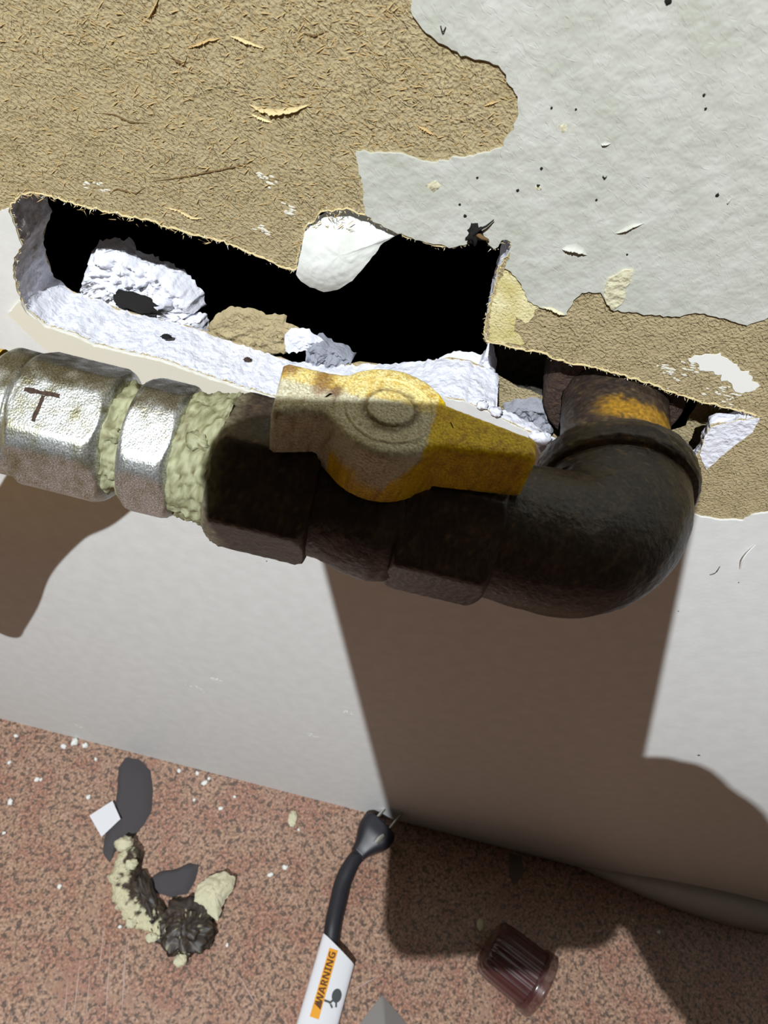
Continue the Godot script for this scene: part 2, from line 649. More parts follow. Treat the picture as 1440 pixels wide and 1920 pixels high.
	part(w, "skim_coat", sheet([ragged(skim, 0.9, 0.3, 5.0)], 0.6, 0.5), M.skim, "cream skim along the lower edge of the hole")
	# scraps that cling to the brown paper
	part(w, "paint_flake", sheet([ragged(wall2([1130, 548, 1140, 520, 1165, 505, 1188, 500, 1186, 515, 1175, 535, 1170, 560, 1150, 578, 1138, 565]), 0.6, 0.4, 6.0)], 0.6, 0.35), M.cream, "beige flake of old paint")
	part(w, "white_scrape", sheet([ragged(wall2([1290, 672, 1315, 664, 1350, 662, 1375, 682, 1400, 698, 1420, 718, 1416, 732, 1385, 735, 1350, 705, 1310, 688]), 0.6, 0.9, 7.0)], 0.0, 0.15), M.fibre_white, "white scrape on brown paper")
	part(w, "gypsum_tear", sheet([ragged(wall2([1334, 800, 1365, 790, 1424, 783, 1412, 808, 1366, 842, 1324, 880, 1312, 850, 1322, 815]), 0.6, 0.25, 8.0)], 0.0, 0.3), M.gypsum, "white wrinkled tear right of the elbow")
	part(w, "yellow_edge", sheet([ragged(wall2([948, 506, 972, 528, 985, 548, 1010, 566, 1000, 595, 985, 606, 968, 592, 965, 620, 985, 645, 916, 640, 920, 590, 932, 535]), 0.6, 0.6, 9.0)], 0.0, 0.2), M.kraft_pale, "yellowed corner of paper right of the hole")
	# swelling where the wall meets the floor, lower right
	var swell := func(u: float, v: float) -> Vector3:
		var c0 := on_floor(1080, 1618)
		var c1 := on_floor(1520, 1738)
		var x := lerpf(c0.x, c1.x + 40.0, u)
		var bulge := sin(PI * clampf(u, 0, 1)) * 11.0
		var a := v * PI * 0.5
		return Vector3(x, 24.0 * sin(PI * minf(u, 1.0)) * cos(a) * 1.0, 0.4 + bulge * pow(sin(a), 0.8))
	part(w, "plaster_swelling", grid(40, 14, swell, null, false, true), M.paint_smooth, "rounded swelling at the foot of the wall")
	# paper that has come loose in the hole
	build_flap(w)
	build_tears(w)
	build_fibres(w, hole)


func build_flap(w: Node3D) -> void:
	var o := ragged(wall2([560, 504, 566, 470, 570, 438, 590, 420, 612, 408, 650, 404, 684, 416, 706, 434, 728, 440, 748, 452, 716, 462, 694, 486, 664, 516, 636, 534, 610, 540, 585, 530, 568, 518], 1.0), 0.8, 0.18, 12.0)
	var mid := Vector2.ZERO
	for p in o:
		mid += p / o.size()
	var top := on_wall(640, 404, 1.0).y
	var bot := on_wall(610, 540, 1.0).y
	var f := func(p: Vector2, ww: float) -> Vector3:
		var t := clampf((top - p.y) / (top - bot), 0.0, 1.0)
		var z := -3.5 + 6.5 * sin(t * PI * 0.62) + 1.4 * sin(ww * PI * 0.5)
		z += 0.25 * noise.get_noise_2d(p.x * 0.5, p.y * 0.5)
		return Vector3(p.x, p.y, z)
	var m: StandardMaterial3D = M.paint.duplicate()
	m.albedo_color = rgb(226, 226, 222)
	part(w, "paper_flap", pad(o, 14, f), m, "loose white paper curling down into the hole")


func curl(w: Node3D, called: String, pts: Array, width: float, lift: float, m: Material, z0 := 0.6) -> void:
	# a narrow tongue of paper torn up along a line
	var line := []
	for i in range(0, pts.size(), 2):
		line.append(on_wall(pts[i], pts[i + 1], z0))
	var k := line.size() - 1
	var f := func(u: float, v: float) -> Vector3:
		var t := u * k
		var i: int = min(int(t), k - 1)
		var a: Vector3 = line[i]
		var b: Vector3 = line[i + 1]
		var p := a.lerp(b, t - i)
		var s := sin(PI * clampf(u, 0.02, 0.98))
		var j := 0.9 + (0.12 if m == M.paint else 0.5) * noise.get_noise_2d(u * 16.0, width * 7.0 + pts[0])
		var ang := v * 2.1
		return p + Vector3(0, (-width * s * j * sin(ang) * 0.9 + width * 0.25) * 0.6, lift * s * j * (1.0 - cos(ang)) * 0.4 + 0.03)
	part(w, called, grid(maxi(24, k * 14), 5, f, null, false, false), m)


func build_tears(w: Node3D) -> void:
	curl(w, "torn_tongue", [466, 197, 490, 205, 520, 208, 556, 203, 586, 196], 1.7, 1.5, M.fibre_tan, 0.0)
	curl(w, "torn_tongue", [470, 214, 492, 222, 512, 231], 0.8, 0.8, M.fibre, 0.0)
	curl(w, "torn_tongue", [428, 68, 446, 70, 470, 80, 502, 95], 0.8, 0.9, M.fibre_tan, 0.0)
	curl(w, "torn_tongue", [350, 92, 366, 84, 392, 74, 420, 72], 0.8, 0.9, M.fibre_brown, 0.0)
	curl(w, "torn_tongue", [310, 96, 330, 112, 346, 118, 352, 104], 0.7, 0.7, M.fibre_dark, 0.0)
	curl(w, "torn_tongue", [276, 38, 284, 22, 292, 8, 300, -6], 1.4, 1.2, M.fibre_brown, 0.0)
	curl(w, "torn_tongue", [205, 360, 220, 353, 255, 362, 275, 350], 0.45, 0.5, M.fibre_dark, 0.0)
	curl(w, "torn_tongue", [275, 342, 320, 335, 370, 326, 420, 316, 465, 306, 490, 290], 0.45, 0.5, M.fibre_dark, 0.0)
	curl(w, "torn_tongue", [185, 212, 215, 214, 245, 228, 284, 232], 0.45, 0.5, M.fibre_dark, 0.0)
	curl(w, "torn_tongue", [305, 388, 335, 394, 362, 408, 386, 410], 0.8, 0.8, M.fibre_tan, 0.0)
	curl(w, "torn_tongue", [560, 60, 590, 66, 615, 58], 0.45, 0.5, M.fibre_dark, 0.0)
	curl(w, "torn_tongue", [780, 235, 800, 242, 816, 255], 0.8, 0.8, M.fibre_brown, 0.0)
	curl(w, "torn_tongue", [905, 200, 920, 192, 938, 190], 0.6, 0.7, M.fibre_brown, 0.0)
	curl(w, "paint_curl", [1052, 470, 1062, 462, 1080, 460, 1094, 468, 1100, 482], 2.6, 2.2, M.paint)
	curl(w, "paint_curl", [1152, 440, 1170, 428, 1188, 420, 1208, 420], 1.6, 1.5, M.paint)
	curl(w, "paint_curl", [1126, 272, 1134, 266, 1146, 270], 1.2, 1.0, M.paint)
	curl(w, "paint_curl", [1362, 382, 1368, 374, 1376, 366], 0.9, 1.0, M.paint)
	curl(w, "paint_curl", [1012, 576, 1035, 577, 1052, 586, 1060, 592], 1.0, 1.0, M.cream)
	# hairs and specks on the paint
	for s in [[1331, 1078, 1342, 1074, 1350, 1062], [1130, 330, 1134, 334, 1138, 330], [826, 48, 830, 60, 836, 50]]:
		part(w, "hair", tube([on_wall(s[0], s[1], 0.8), on_wall(s[2], s[3], 1.0), on_wall(s[4], s[5], 0.8)], [0.1, 0.12, 0.06], 5), M.matt_black, "dark hair on the paint")
	part(w, "hair", tube([on_wall(1388, 1066, 0.8), on_wall(1392, 1050, 1.6), on_wall(1402, 1036, 1.4), on_wall(1416, 1022, 0.8)], [0.22, 0.25, 0.22, 0.1], 6), M.fibre_white, "white fibre on the paint")
	for s in [1043, 245, 2.2, 1007, 351, 1.4, 833, 13, 0.8]:
		pass
	for s in [[1034, 202, .35], [1080, 205, .35], [1320, 178, .4], [1323, 204, .35], [1015, 316, .45], [1009, 348, .5], [971, 357, .5], [872, 405, .55], [895, 333, .4], [1345, 366, .6], [1118, 375, .4], [1310, 1416, .9], [862, 383, .4], [1253, 2, 0.9], [1176, 477, .35], [500, 1052, .4], [1385, 1092, .3], [1272, 1146, .3]]:
		var c := on_wall(s[0], s[1], 0.6)
		part(w, "speck", blob(c, Vector3(s[2] * 0.6, s[2] * 0.6, 0.2), 0.6, 2.0, 0.0, 8, 5, null, s[0]), M.matt_black, "dark speck on the paint")
	for s in [[1056, 241, 1.0], [1009, 352, .7], [812, 348, 1.6]]:
		var c := on_wall(s[0], s[1], 0.5)
		part(w, "stain", blob(c, Vector3(s[2], s[2] * 0.8, 0.18), 0.5, 2.0, 0.0, 10, 5, null, s[0]), M.cream, "yellowish stain on the paint")
	var r := RandomNumberGenerator.new()
	r.seed = 17
	for s in [[500, 338, 2.0], [497, 432, 1.5], [182, 347, 1.6], [540, 396, 1.2], [375, 1290, 3.5], [402, 1275, 2.5], [650, 1335, 1.6], [590, 1380, 1.8], [150, 1362, 2.4], [1300, 690, 1.6], [1262, 702, 2.2], [1345, 735, 2.0], [1370, 748, 2.0], [1246, 690, 1.4]]:
		var flecks := []
		for k in 9:
			var c := on_wall(s[0], s[1], 0.6 if s[1] > 900 else 0.0) + Vector3(r.randfn() * s[2] * 0.7, r.randfn() * s[2] * 0.45, 0)
			flecks.append(blob(c, Vector3(r.randf_range(0.25, 0.9), r.randf_range(0.15, 0.35), 0.08), 0.9, 2.6, 0.0, 9, 5, null, s[0] + k))
		part(w, "plaster_flecks", merge(flecks), M.fibre_white if s[1] > 900 else M.skim).set_meta("kind", "stuff")


func build_fibres(w: Node3D, hole: PackedVector2Array) -> void:
	# frayed paper along the torn edges and loose fibres on the brown paper
	var r := RandomNumberGenerator.new()
	r.seed = 5
	for kind in 3:
		var v := PackedVector3Array()
		var idx := PackedInt32Array()
		if kind < 2:
			for i in hole.size():
				var p := hole[i]
				for k in (2 if kind == 0 else 1):
					var a := r.randf() * TAU
					var l := r.randf_range(0.2, 0.8)
					var q := p + Vector2(r.randfn(), r.randfn()) * 0.3
					var d := Vector3(cos(a) * l, sin(a) * l, r.randf_range(-0.1, 0.7))
					var s := Vector3(-sin(a), cos(a), 0) * 0.09
					var o := v.size()
					var b := Vector3(q.x, q.y, 0.02)
					v.append_array([b - s, b + s, b + d])
					idx.append_array([o, o + 1, o + 2])
		else:
			var n := 0
			while n < 2600:
				var px := r.randf_range(0, 975)
				var py := r.randf_range(0, 470)
				if (px > 760 and py < 100 + (px - 770) * 0.3) or (px > 668 and py > 280) or py > 360 + px * 0.24:
					continue
				n += 1
				var b := on_wall(px, py, 0.03)
				var a := r.randfn() * 0.7 - 0.15 + (PI if r.randf() < 0.5 else 0.0)
				var l := r.randf_range(0.5, 2.0)
				var lift := r.randf_range(0.0, 0.45)
				var d := Vector3(cos(a) * l, sin(a) * l, lift)
				var s := Vector3(-sin(a), cos(a), 0) * r.randf_range(0.05, 0.11)
				var o := v.size()
				v.append_array([b - s, b + s, b + d * 0.6 + s * 0.7 + Vector3(0, 0, lift * 0.4), b + d])
				idx.append_array([o, o + 1, o + 2, o, o + 2, o + 3])
		var m := part(w, "paper_fibres", build_arrays(v, idx, PackedColorArray(), PackedVector2Array()), [M.fibre, M.fibre_white, M.fibre_brown][kind])
		m.set_meta("kind", "stuff")


func build_floor() -> void:
	origin = Vector3.ZERO
	var f := Node3D.new()
	f.name = "floor"
	f.set_meta("kind", "structure")
	f.set_meta("label", "polished reddish brown speckled granite floor below the wall")
	add_child(f)
	floor_node = f
	var slab := BoxMesh.new()
	slab.size = Vector3(2.4, 0.02, 1.12)
	var o := part(f, "granite_slab", slab, M.floor)
	o.position = Vector3(0, -0.01, 0.54)


func build_cavity() -> void:
	# the dark space inside the wall: back, sides, top and bottom
	origin = Vector3.ZERO
	var c := Node3D.new()
	c.name = "wall_cavity"
	c.set_meta("kind", "structure")
	c.set_meta("label", "black hollow inside the wall behind the ragged hole")
	add_child(c)
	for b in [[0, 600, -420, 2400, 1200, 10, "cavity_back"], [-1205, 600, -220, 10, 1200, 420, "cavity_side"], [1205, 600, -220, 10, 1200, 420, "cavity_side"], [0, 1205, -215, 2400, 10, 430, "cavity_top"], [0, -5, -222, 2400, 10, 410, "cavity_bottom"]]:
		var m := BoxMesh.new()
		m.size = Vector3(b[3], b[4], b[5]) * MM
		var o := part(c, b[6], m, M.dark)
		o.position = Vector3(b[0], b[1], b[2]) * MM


# ---------------------------------------------------------------- plumbing
func setup_pipe() -> void:
	P0 = eye + ray(1155, 1046) * 150.0
	var far_end := eye + ray(131, 797) * 149.0
	PX = (P0 - far_end).normalized()
	PY = (Vector3.UP - PX * PX.y).normalized()
	PZ = PX.cross(PY)


func iron_tint(p: Vector3, dusty: float) -> Color:
	var k := noise.get_noise_3dv(p * 0.25)
	var c := lin(70, 59, 53).lerp(lin(108, 91, 74), clampf(k + dusty, 0.0, 1.0))
	var s := noise.get_noise_3dv(p * 1.1 + Vector3(7, 3, 1))
	if s > 0.36:
		c = c.lerp(lin(186, 160, 112), clampf((s - 0.36) * 6.0, 0, 1) * (0.2 + dusty))
	return c


func build_pipe() -> void:
	setup_pipe()
	# elbow
	var e := thing("pipe_elbow", "dark cast iron pipe elbow turning from the wall into the valve", "pipe elbow", pipe(0, -15, 0))
	var path := func(t: float) -> Array:     # position and direction along the sweep
		var l1 := 13.0
		var arc := 14.0 * PI / 2.0
		var l2 := 7.0
		var s := t * (l1 + arc + l2)
		if s < l1:
			return [Vector3(-27 + s, 0, 0), Vector3(1, 0, 0)]
		if s < l1 + arc:
			var a := (s - l1) / 14.0
			return [Vector3(-14 + 14 * sin(a), 0, -14 + 14 * cos(a)), Vector3(cos(a), 0, -sin(a))]
		return [Vector3(0, 0, -14 - (s - l1 - arc)), Vector3(0, 0, -1)]
	var body := func(u: float, v: float) -> Vector3:
		var pd: Array = path.call(v)
		var d: Vector3 = pd[1]
		var side := Vector3(d.z, 0, -d.x)
		var a := u * TAU
		var dir := side * cos(a) + Vector3.UP * sin(a)
		var r := 13.9 + 0.9 * sin(PI * v) + 1.3 * smoothstep(0.5, 0.9, v) - 1.4 * smoothstep(0.9, 0.97, v)
		var p: Vector3 = pd[0]
		var q := pipe(0, 0, 0) + PX * (p.x + dir.x * r) + PY * (p.y + dir.y * r) + PZ * (p.z + dir.z * r)
		var o := dir
		return q + (PX * o.x + PY * o.y + PZ * o.z) * (0.25 * noise.get_noise_3dv(q * 0.12) + 0.05 * noise.get_noise_3dv(q * 0.9))
	var bodycol := func(_u: float, v: float, p: Vector3) -> Color:
		return iron_tint(p, 0.0 + 0.25 * smoothstep(0.55, 0.95, v))
	part(e, "elbow_body", grid(96, 90, body, bodycol, true, true), M.iron)
	var ringcol := func(_u: float, _v: float, p: Vector3) -> Color:
		return iron_tint(p, 0.3)
	part(e, "collar", lathe(pipe(0, 0, 0), -PZ, PY, [[16.3, 14.6], [17.0, 16.6], [17.9, 17.2], [20.5, 17.4], [22.6, 17.0], [23.6, 15.6], [24.0, 11.0]], 110, 0.4, 0.3, 0.5, null, ringcol), M.iron, "raised rim of the elbow")
	# nipple into the wall
	var np := thing("pipe_nipple", "short dark iron pipe with a yellow smear going into the wall hole", "pipe", pipe(0, -12, -40))
	var nipcol := func(u: float, _v: float, p: Vector3) -> Color:
		var c := iron_tint(p, 0.1)
		var q := p - P0
		var d := q.dot(PZ)
		var ang := absf(wrapf(u * TAU - 0.12, -PI, PI))
		var k := noise.get_noise_3dv(p * 0.5) * 2.2
		var y := smoothstep(4.2, 1.6, absf(d + 30.5 + ang * 2.0) - k) * smoothstep(0.95, 0.5, ang + k * 0.12)
		return c.lerp(lin(206, 156, 40), clampf(y, 0, 1) * 0.8)
	part(np, "pipe_wall", lathe(pipe(0, 0, 0), -PZ, PY, [[22.0, 12.2], [45, 12.2], [130, 12.2]], 96, 0.6, 0.25, 0.4, null, nipcol), M.iron)
	var cp := thing("pipe_coupling", "rusty brown pipe coupling behind the wall, left of the pipe stub", "pipe coupling", pipe(0, -16, -62))
	part(cp, "coupling_body", lathe(pipe(0, 0, 0), -PZ, PY, [[46, 12.4], [46.4, 16.0], [48, 16.8], [78, 16.8], [79, 12.4]], 64, 1.0, 0.4, 0.4), M.rust)


func build_valve() -> void:
	var v := thing("gas_valve", "dark gas shut-off valve with a yellow T-shaped lever in front of the hole", "valve", pipe(-52, -16, 0))
	var turn := deg_to_rad(-133.0 + 60.0)     # a corner of each hexagon looks down and forward
	var base := pipe(0, -0.7, 0.7)
	var col := func(_u: float, _v: float, p: Vector3) -> Color:
		var q := (p - P0).dot(PX)
		var c := iron_tint(p, 0.02)
		return c.lerp(lin(165, 160, 132), smoothstep(-76.5, -81.5, q + 2.0 * noise.get_noise_3dv(p * 0.3)) * 0.8)
	var h1 := hex_shape(14.0, turn)
	part(v, "hexagon_end", lathe(base, PX, PY, [[-81.2, 11.5], [-81, 13.2], [-80, 15.0], [-78.5, 15.9], [-62.5, 15.9], [-61, 15.0], [-60.4, 13.0]], 96, 0.8, 0.18, 0.6, h1, col), M.iron)
	part(v, "body", lathe(base, PX, PY, [[-61, 13.2], [-58, 13.4], [-53, 14.8], [-48, 15.4], [-44.5, 14.6], [-43, 13.6]], 96, 0.8, 0.2, 0.4, null, col), M.iron)
	part(v, "hexagon_end", lathe(base, PX, PY, [[-44.6, 12], [-44.2, 15.0], [-43, 16.2], [-28, 16.2], [-26.4, 15.6], [-25.4, 14.0], [-25.2, 11.0]], 96, 0.8, 0.18, 0.6, h1, col), M.iron)
	part(v, "stem_neck", lathe(pipe(-50.8, 0, 0), PY, PZ, [[8, 7.5], [14.8, 7.5], [15.2, 6.6], [19, 6.6]], 40, 0.8, 0.1, 0.5), M.iron)
	build_lever(v)


func lever_outline() -> PackedVector2Array:
	# plan of the lever about its stem: long tapered wing, round boss, short blunt wing (x along the pipe, y towards the room)
	var raw := PackedVector2Array([Vector2(-20.4, -4.6), Vector2(-19.6, -5.4), Vector2(-11.5, -5.6), Vector2(-9.4, -6.0)])
	for i in 9:
		var a := deg_to_rad(-142.0 + i * 14.0)
		raw.append(Vector2(cos(a), sin(a)) * 10.6)
	raw.append_array([Vector2(9.4, -4.6), Vector2(25.4, -1.6), Vector2(26.4, -0.8), Vector2(26.5, 3.0), Vector2(25.6, 3.6), Vector2(9.8, 6.2)])
	for i in 9:
		var a := deg_to_rad(42.0 + i * 12.0)
		raw.append(Vector2(cos(a), sin(a)) * 10.6)
	raw.append_array([Vector2(-10.2, 5.2), Vector2(-12.0, 4.9), Vector2(-18.4, 7.2), Vector2(-19.4, 6.6)])
	var out := PackedVector2Array()
	var n := raw.size()
	for i in n:
		var k := maxi(1, int(raw[i].distance_to(raw[(i + 1) % n]) / 0.7))
		for s in k:
			out.append(raw[i].lerp(raw[(i + 1) % n], float(s) / k))
	return out


func lever_color(p: Vector3, y_top: float) -> Color:
	# yellow paint, cream overspray over the boss and the short wing, rust on the short wing
	var q := p - P0
	var x := q.dot(PX) + 50.8
	var y := q.dot(PY) - y_top
	var z := q.dot(PZ)
	var n1 := noise.get_noise_3dv(p * 0.35)
	var n2 := noise.get_noise_3dv(p * 1.4)
	var yellow := lin(255, 218, 2).lerp(lin(226, 178, 2), clampf(0.3 + n1 * 1.2 + n2 * 0.6, 0, 1))
	var cream := lin(232, 229, 206).lerp(lin(212, 206, 176), clampf(0.5 + n2, 0, 1))
	var straw := lin(246, 228, 160).lerp(lin(232, 196, 84), clampf(0.2 + n2 * 1.6, 0, 1))
	var c := yellow
	var edge := 7.6 + n1 * 0.8 - maxf(0.0, -y - 2.0) * 0.75
	var over := smoothstep(edge + 0.25, edge - 0.25, x)
	if y < -2.5 and z > 0.0:
		over *= smoothstep(-10.8, -10.0, y + 0.45 * absf(x - 2.0) * -1.0 + n1) if x > -9.0 else 1.0
	c = c.lerp(cream, over)
	if y > -2.5:
		c = c.lerp(straw, over * smoothstep(-0.4, -1.4, z + n1 * 0.7))
	var rust := smoothstep(2.6, 1.2, Vector2((x + 12.6) * 1.1, (z + 2.5) * 0.55).length() + n2 * 1.2)
	rust = maxf(rust, smoothstep(2.8, 1.4, Vector2(x + 19.5, z + 4.0).length() + n2))
	c = c.lerp(lin(132, 74, 22), rust * 0.75)
	if y > -1.0:
		var rr := Vector2(x, z - 0.4).length()
		c = c.lerp(lin(96, 72, 34), smoothstep(0.7, 0.25, absf(rr - 4.6 + 0.35 * n2)) * 0.8)
		c = c.lerp(lin(104, 58, 26), smoothstep(1.7, 0.8, Vector2((x + 9.9) * 1.3, (z + 0.6) * 0.7).length() + n2 * 0.8) * 0.8)
	c = c.lerp(lin(140, 92, 20), smoothstep(0.2, 0.5, n2 + 0.25 * smoothstep(14.0, 24.0, x)) * 0.4)
	return c


func build_lever(v: Node3D) -> void:
	var yt := 25.6
	var o := lever_outline()
	var n := o.size()
	var at_y := func(p: Vector2, y: float) -> Vector3:
		return pipe(-50.8 + p.x, y, p.y)
	var rows := [[0.0, -10.5], [0.0, -9.0], [0.0, -7.5], [0.0, -6.0], [0.0, -4.5], [0.0, -3.0], [0.0, -1.7], [0.12, -1.0], [0.45, -0.4], [0.95, -0.08], [1.5, 0.0], [2.4, 0.0], [3.3, 0.0], [4.2, 0.0], [5.4, 0.0], [6.6, 0.0], [7.8, 0.0], [9.0, 0.0], [10.4, 0.0]]
	var f := func(u: float, w: float) -> Vector3:
		var p := o[int(round(u * n)) % n]
		var r: Array = rows[int(round(w * (rows.size() - 1)))]
		var spine := Vector2(clampf(p.x, -16.0, 24.0), 1.2 if absf(p.x) > 11.0 else 0.0)
		var d := p.distance_to(spine)
		var q := p.lerp(spine, clampf(float(r[0]) / maxf(d, 0.01), 0, 1))
		var drop := 0.0
		if absf(p.x) < 10.5:
			drop = -2.6 * smoothstep(0.0, 1.0, (-float(r[1]) - 6.0) / 4.5)
		var b := 0.16 * noise.get_noise_2d(q.x * 0.6, q.y * 0.6)
		return at_y.call(q, yt + float(r[1]) + drop + b)
	var c := func(_u: float, _w: float, p: Vector3) -> Color:
		return lever_color(p, yt)
	var lever := part(v, "lever", grid(n, rows.size() - 1, f, c, true, false), M.lever, "yellow lever with cream overspray and rust")
	var topc := pipe(-50.8, yt, 0.4)
	part(lever, "stem_nut", lathe(topc, PY, PZ, [[-0.2, 5.1], [0.0, 4.9], [-0.35, 4.5], [-0.35, 4.3], [0.55, 4.0], [0.75, 3.2], [0.7, 0.01]], 48, 0.35, 0.25, 0.9, null, c), M.lever, "overpainted stem nut")
	part(lever, "raised_ring", lathe(topc, PY, PZ, [[-0.1, 8.2], [0.25, 7.8], [0.25, 7.5], [-0.1, 7.1]], 60, 0.3, 0.1, 0.9, null, c), M.lever)
	part(lever, "raised_ring", lathe(pipe(-58.0, yt, -0.6), PY, PZ, [[-0.1, 1.5], [0.22, 1.2], [0.22, 0.8], [-0.1, 0.5]], 24, 0.3, 0.0, 0.9, null, c), M.lever)


func sealant_color(_u: float, _v: float, p: Vector3) -> Color:
	var k := noise.get_noise_3dv(p * 0.5)
	var c := lin(168, 169, 136).lerp(lin(112, 109, 74), clampf(0.4 + k * 1.3, 0, 1))
	return c.lerp(lin(92, 74, 46), smoothstep(0.35, 0.6, noise.get_noise_3dv(p * 0.9 + Vector3(5, 5, 5))))


func grime(p: Vector3, k: float) -> Color:
	var a := noise.get_noise_3dv(p * 0.28)
	var q := (p - P0)
	var up := (q.dot(PY) * 0.95 - q.dot(PZ) * 0.3) / 13.0
	var c := Color(0.86, 0.88, 0.90).lerp(lin(190, 186, 158), clampf(a * 1.2 + k, 0, 1))
	return c.lerp(lin(118, 108, 74), smoothstep(0.75, 1.0, up + a * 0.3) * 0.7)


func build_adapter() -> void:
	var a := thing("flare_adapter", "bright worn hexagon fitting smeared with thread sealant, between valve and hose nut", "pipe fitting", pipe(-93, -14, 0))
	var base := pipe(0, 0, 0)
	var turn := deg_to_rad(28.0)
	var c := func(_u: float, _v: float, p: Vector3) -> Color:
		return grime(p, 0.0)
	part(a, "hexagon", lathe(base, PX, PY, [[-98.2, 11.6], [-97.9, 12.6], [-97.0, 13.5], [-96.0, 13.75], [-90.2, 13.75], [-89.2, 13.4], [-88.4, 12.5], [-88.2, 11.5]], 96, 0.5, 0.08, 0.8, hex_shape(12.7, turn), c), M.zinc)
	part(a, "thread_sealant", lathe(base, PX, PY, [[-88.9, 11.0], [-88.3, 12.2], [-86, 12.6], [-83, 13.0], [-81, 13.8], [-80.4, 14.2], [-79.8, 13.6]], 90, 0.5, 1.6, 0.28, null, sealant_color), M.sealant, "smeared grey-green sealant on the threads")
	part(a, "thread_sealant", lathe(base, PX, PY, [[-104, 10.5], [-102, 11.4], [-100.5, 11.2], [-99, 11.0], [-97.6, 11.8]], 90, 0.5, 2.0, 0.3, null, sealant_color), M.sealant, "smeared grey-green sealant on the threads")
	for s in [[-83.5, 12.8, 5.5, 2.0], [-81.5, 13.2, 3.0, 1.6], [-101, 10.5, -2.0, 1.6], [-100.3, 9.6, 6.5, 1.7]]:
		part(a, "sealant_lump", blob(pipe(s[0], s[1] * 0.86, s[2]), Vector3(s[3] * 1.3, s[3] * 0.8, s[3]), 0.8, 1.8, 0.0, 18, 10, sealant_color, s[0]), M.sealant)


func build_hose() -> void:
	var h := thing("gas_hose", "zinc hexagon hose nut stamped T with yellow hose, leftmost on the pipe run", "gas hose", pipe(-111, -14, 0))
	var base := pipe(0, 0, 0)
	var turn := deg_to_rad(28.0)
	var c := func(_u: float, _v: float, p: Vector3) -> Color:
		return grime(p, 0.25)
	var nut := part(h, "hexagon_nut", lathe(base, PX, PY, [[-120.5, 12.3], [-119.6, 12.5], [-118.2, 13.7], [-104, 13.8], [-102.6, 13.2], [-101.7, 12.2], [-101.4, 10.6], [-102.4, 10.2]], 108, 0.6, 0.06, 0.8, hex_shape(12.75, turn), c), M.zinc)
	part(h, "collar", lathe(base, PX, PY, [[-125.4, 10.0], [-125.2, 12.0], [-124.2, 12.7], [-120.0, 12.6], [-119.8, 12.2]], 96, 0.8, 0.05, 0.8, null, c), M.zinc)
	# stamped mark on the face that looks at the room
	var nrm := PY * cos(turn) + PX.cross(PY) * sin(turn)
	var acr := nrm.cross(PX)
	for s in [[-113.6, 2.2, 6.6, 0.9, 0.06], [-113.4, -0.8, 0.8, 5.2, -0.08]]:
		var m := PackedVector2Array([Vector2(-s[2] / 2, -s[3] / 2), Vector2(s[2] / 2, -s[3] / 2), Vector2(s[2] / 2, s[3] / 2), Vector2(-s[2] / 2, s[3] / 2)])
		m = ragged(m, 0.4, 0.22, s[0])
		var pl := func(p: Vector2, t: float) -> Vector3:
			var r := p.rotated(s[4])
			return base + PX * (s[0] + r.x) + acr * (s[1] + r.y) + nrm * (12.68 + t)
		part(nut, "stamped_mark", plate(m, 0.1, pl), M.rust, "dark stamped letter stroke")
	# yellow coated hose; its unseen sagging run is shaped to cast the left shadow
	var pts := [pipe(-125.5, 0, 0), pipe(-134, 0, 3), pipe(-147, -6, 11), Vector3(-112, 317, 55), Vector3(-129, 291, 58), Vector3(-140, 266, 60), Vector3(-153, 237.5, 60)]
	part(h, "yellow_hose", tube(pts, [11.8, 11.8, 11.4, 11.0, 11.0, 11.0, 11.0], 32), M.hose)
	var cut := Vector3(-153, 237.5, 60)
	part(h, "added_hose_end", lathe(cut, Vector3(-13, -28.5, 0).normalized(), Vector3(0, 0, 1), [[-3, 11.2], [0, 11.2], [0, 0.1]], 32, 3.0), M.steel)  # unseen flat end, added to square off the hose shadow


# ---------------------------------------------------------------- broken pieces in the hole
func hole_plate(px: Array, z: float, thick: float, tilt: float, bump: float, sd: float) -> ArrayMesh:
	# an irregular slab whose outline is measured at depth z; tilt leans its top back
	var o := ragged(wall2(px, z), 0.7, 0.5, sd)
	var y0 := 1e9
	for p in o:
		y0 = minf(y0, p.y)
	var fr := func(p: Vector2, w: float) -> Vector3:
		var zz := z - (p.y - y0) * tilt + bump * noise.get_noise_3d(p.x * 0.3, p.y * 0.3, sd) + 0.35 * bump * noise.get_noise_3d(p.x * 1.1, p.y * 1.1, sd)
		return Vector3(p.x, p.y, zz - thick * (1.0 - smoothstep(0.0, 0.12, w)))
	return pad(o, 22, fr)


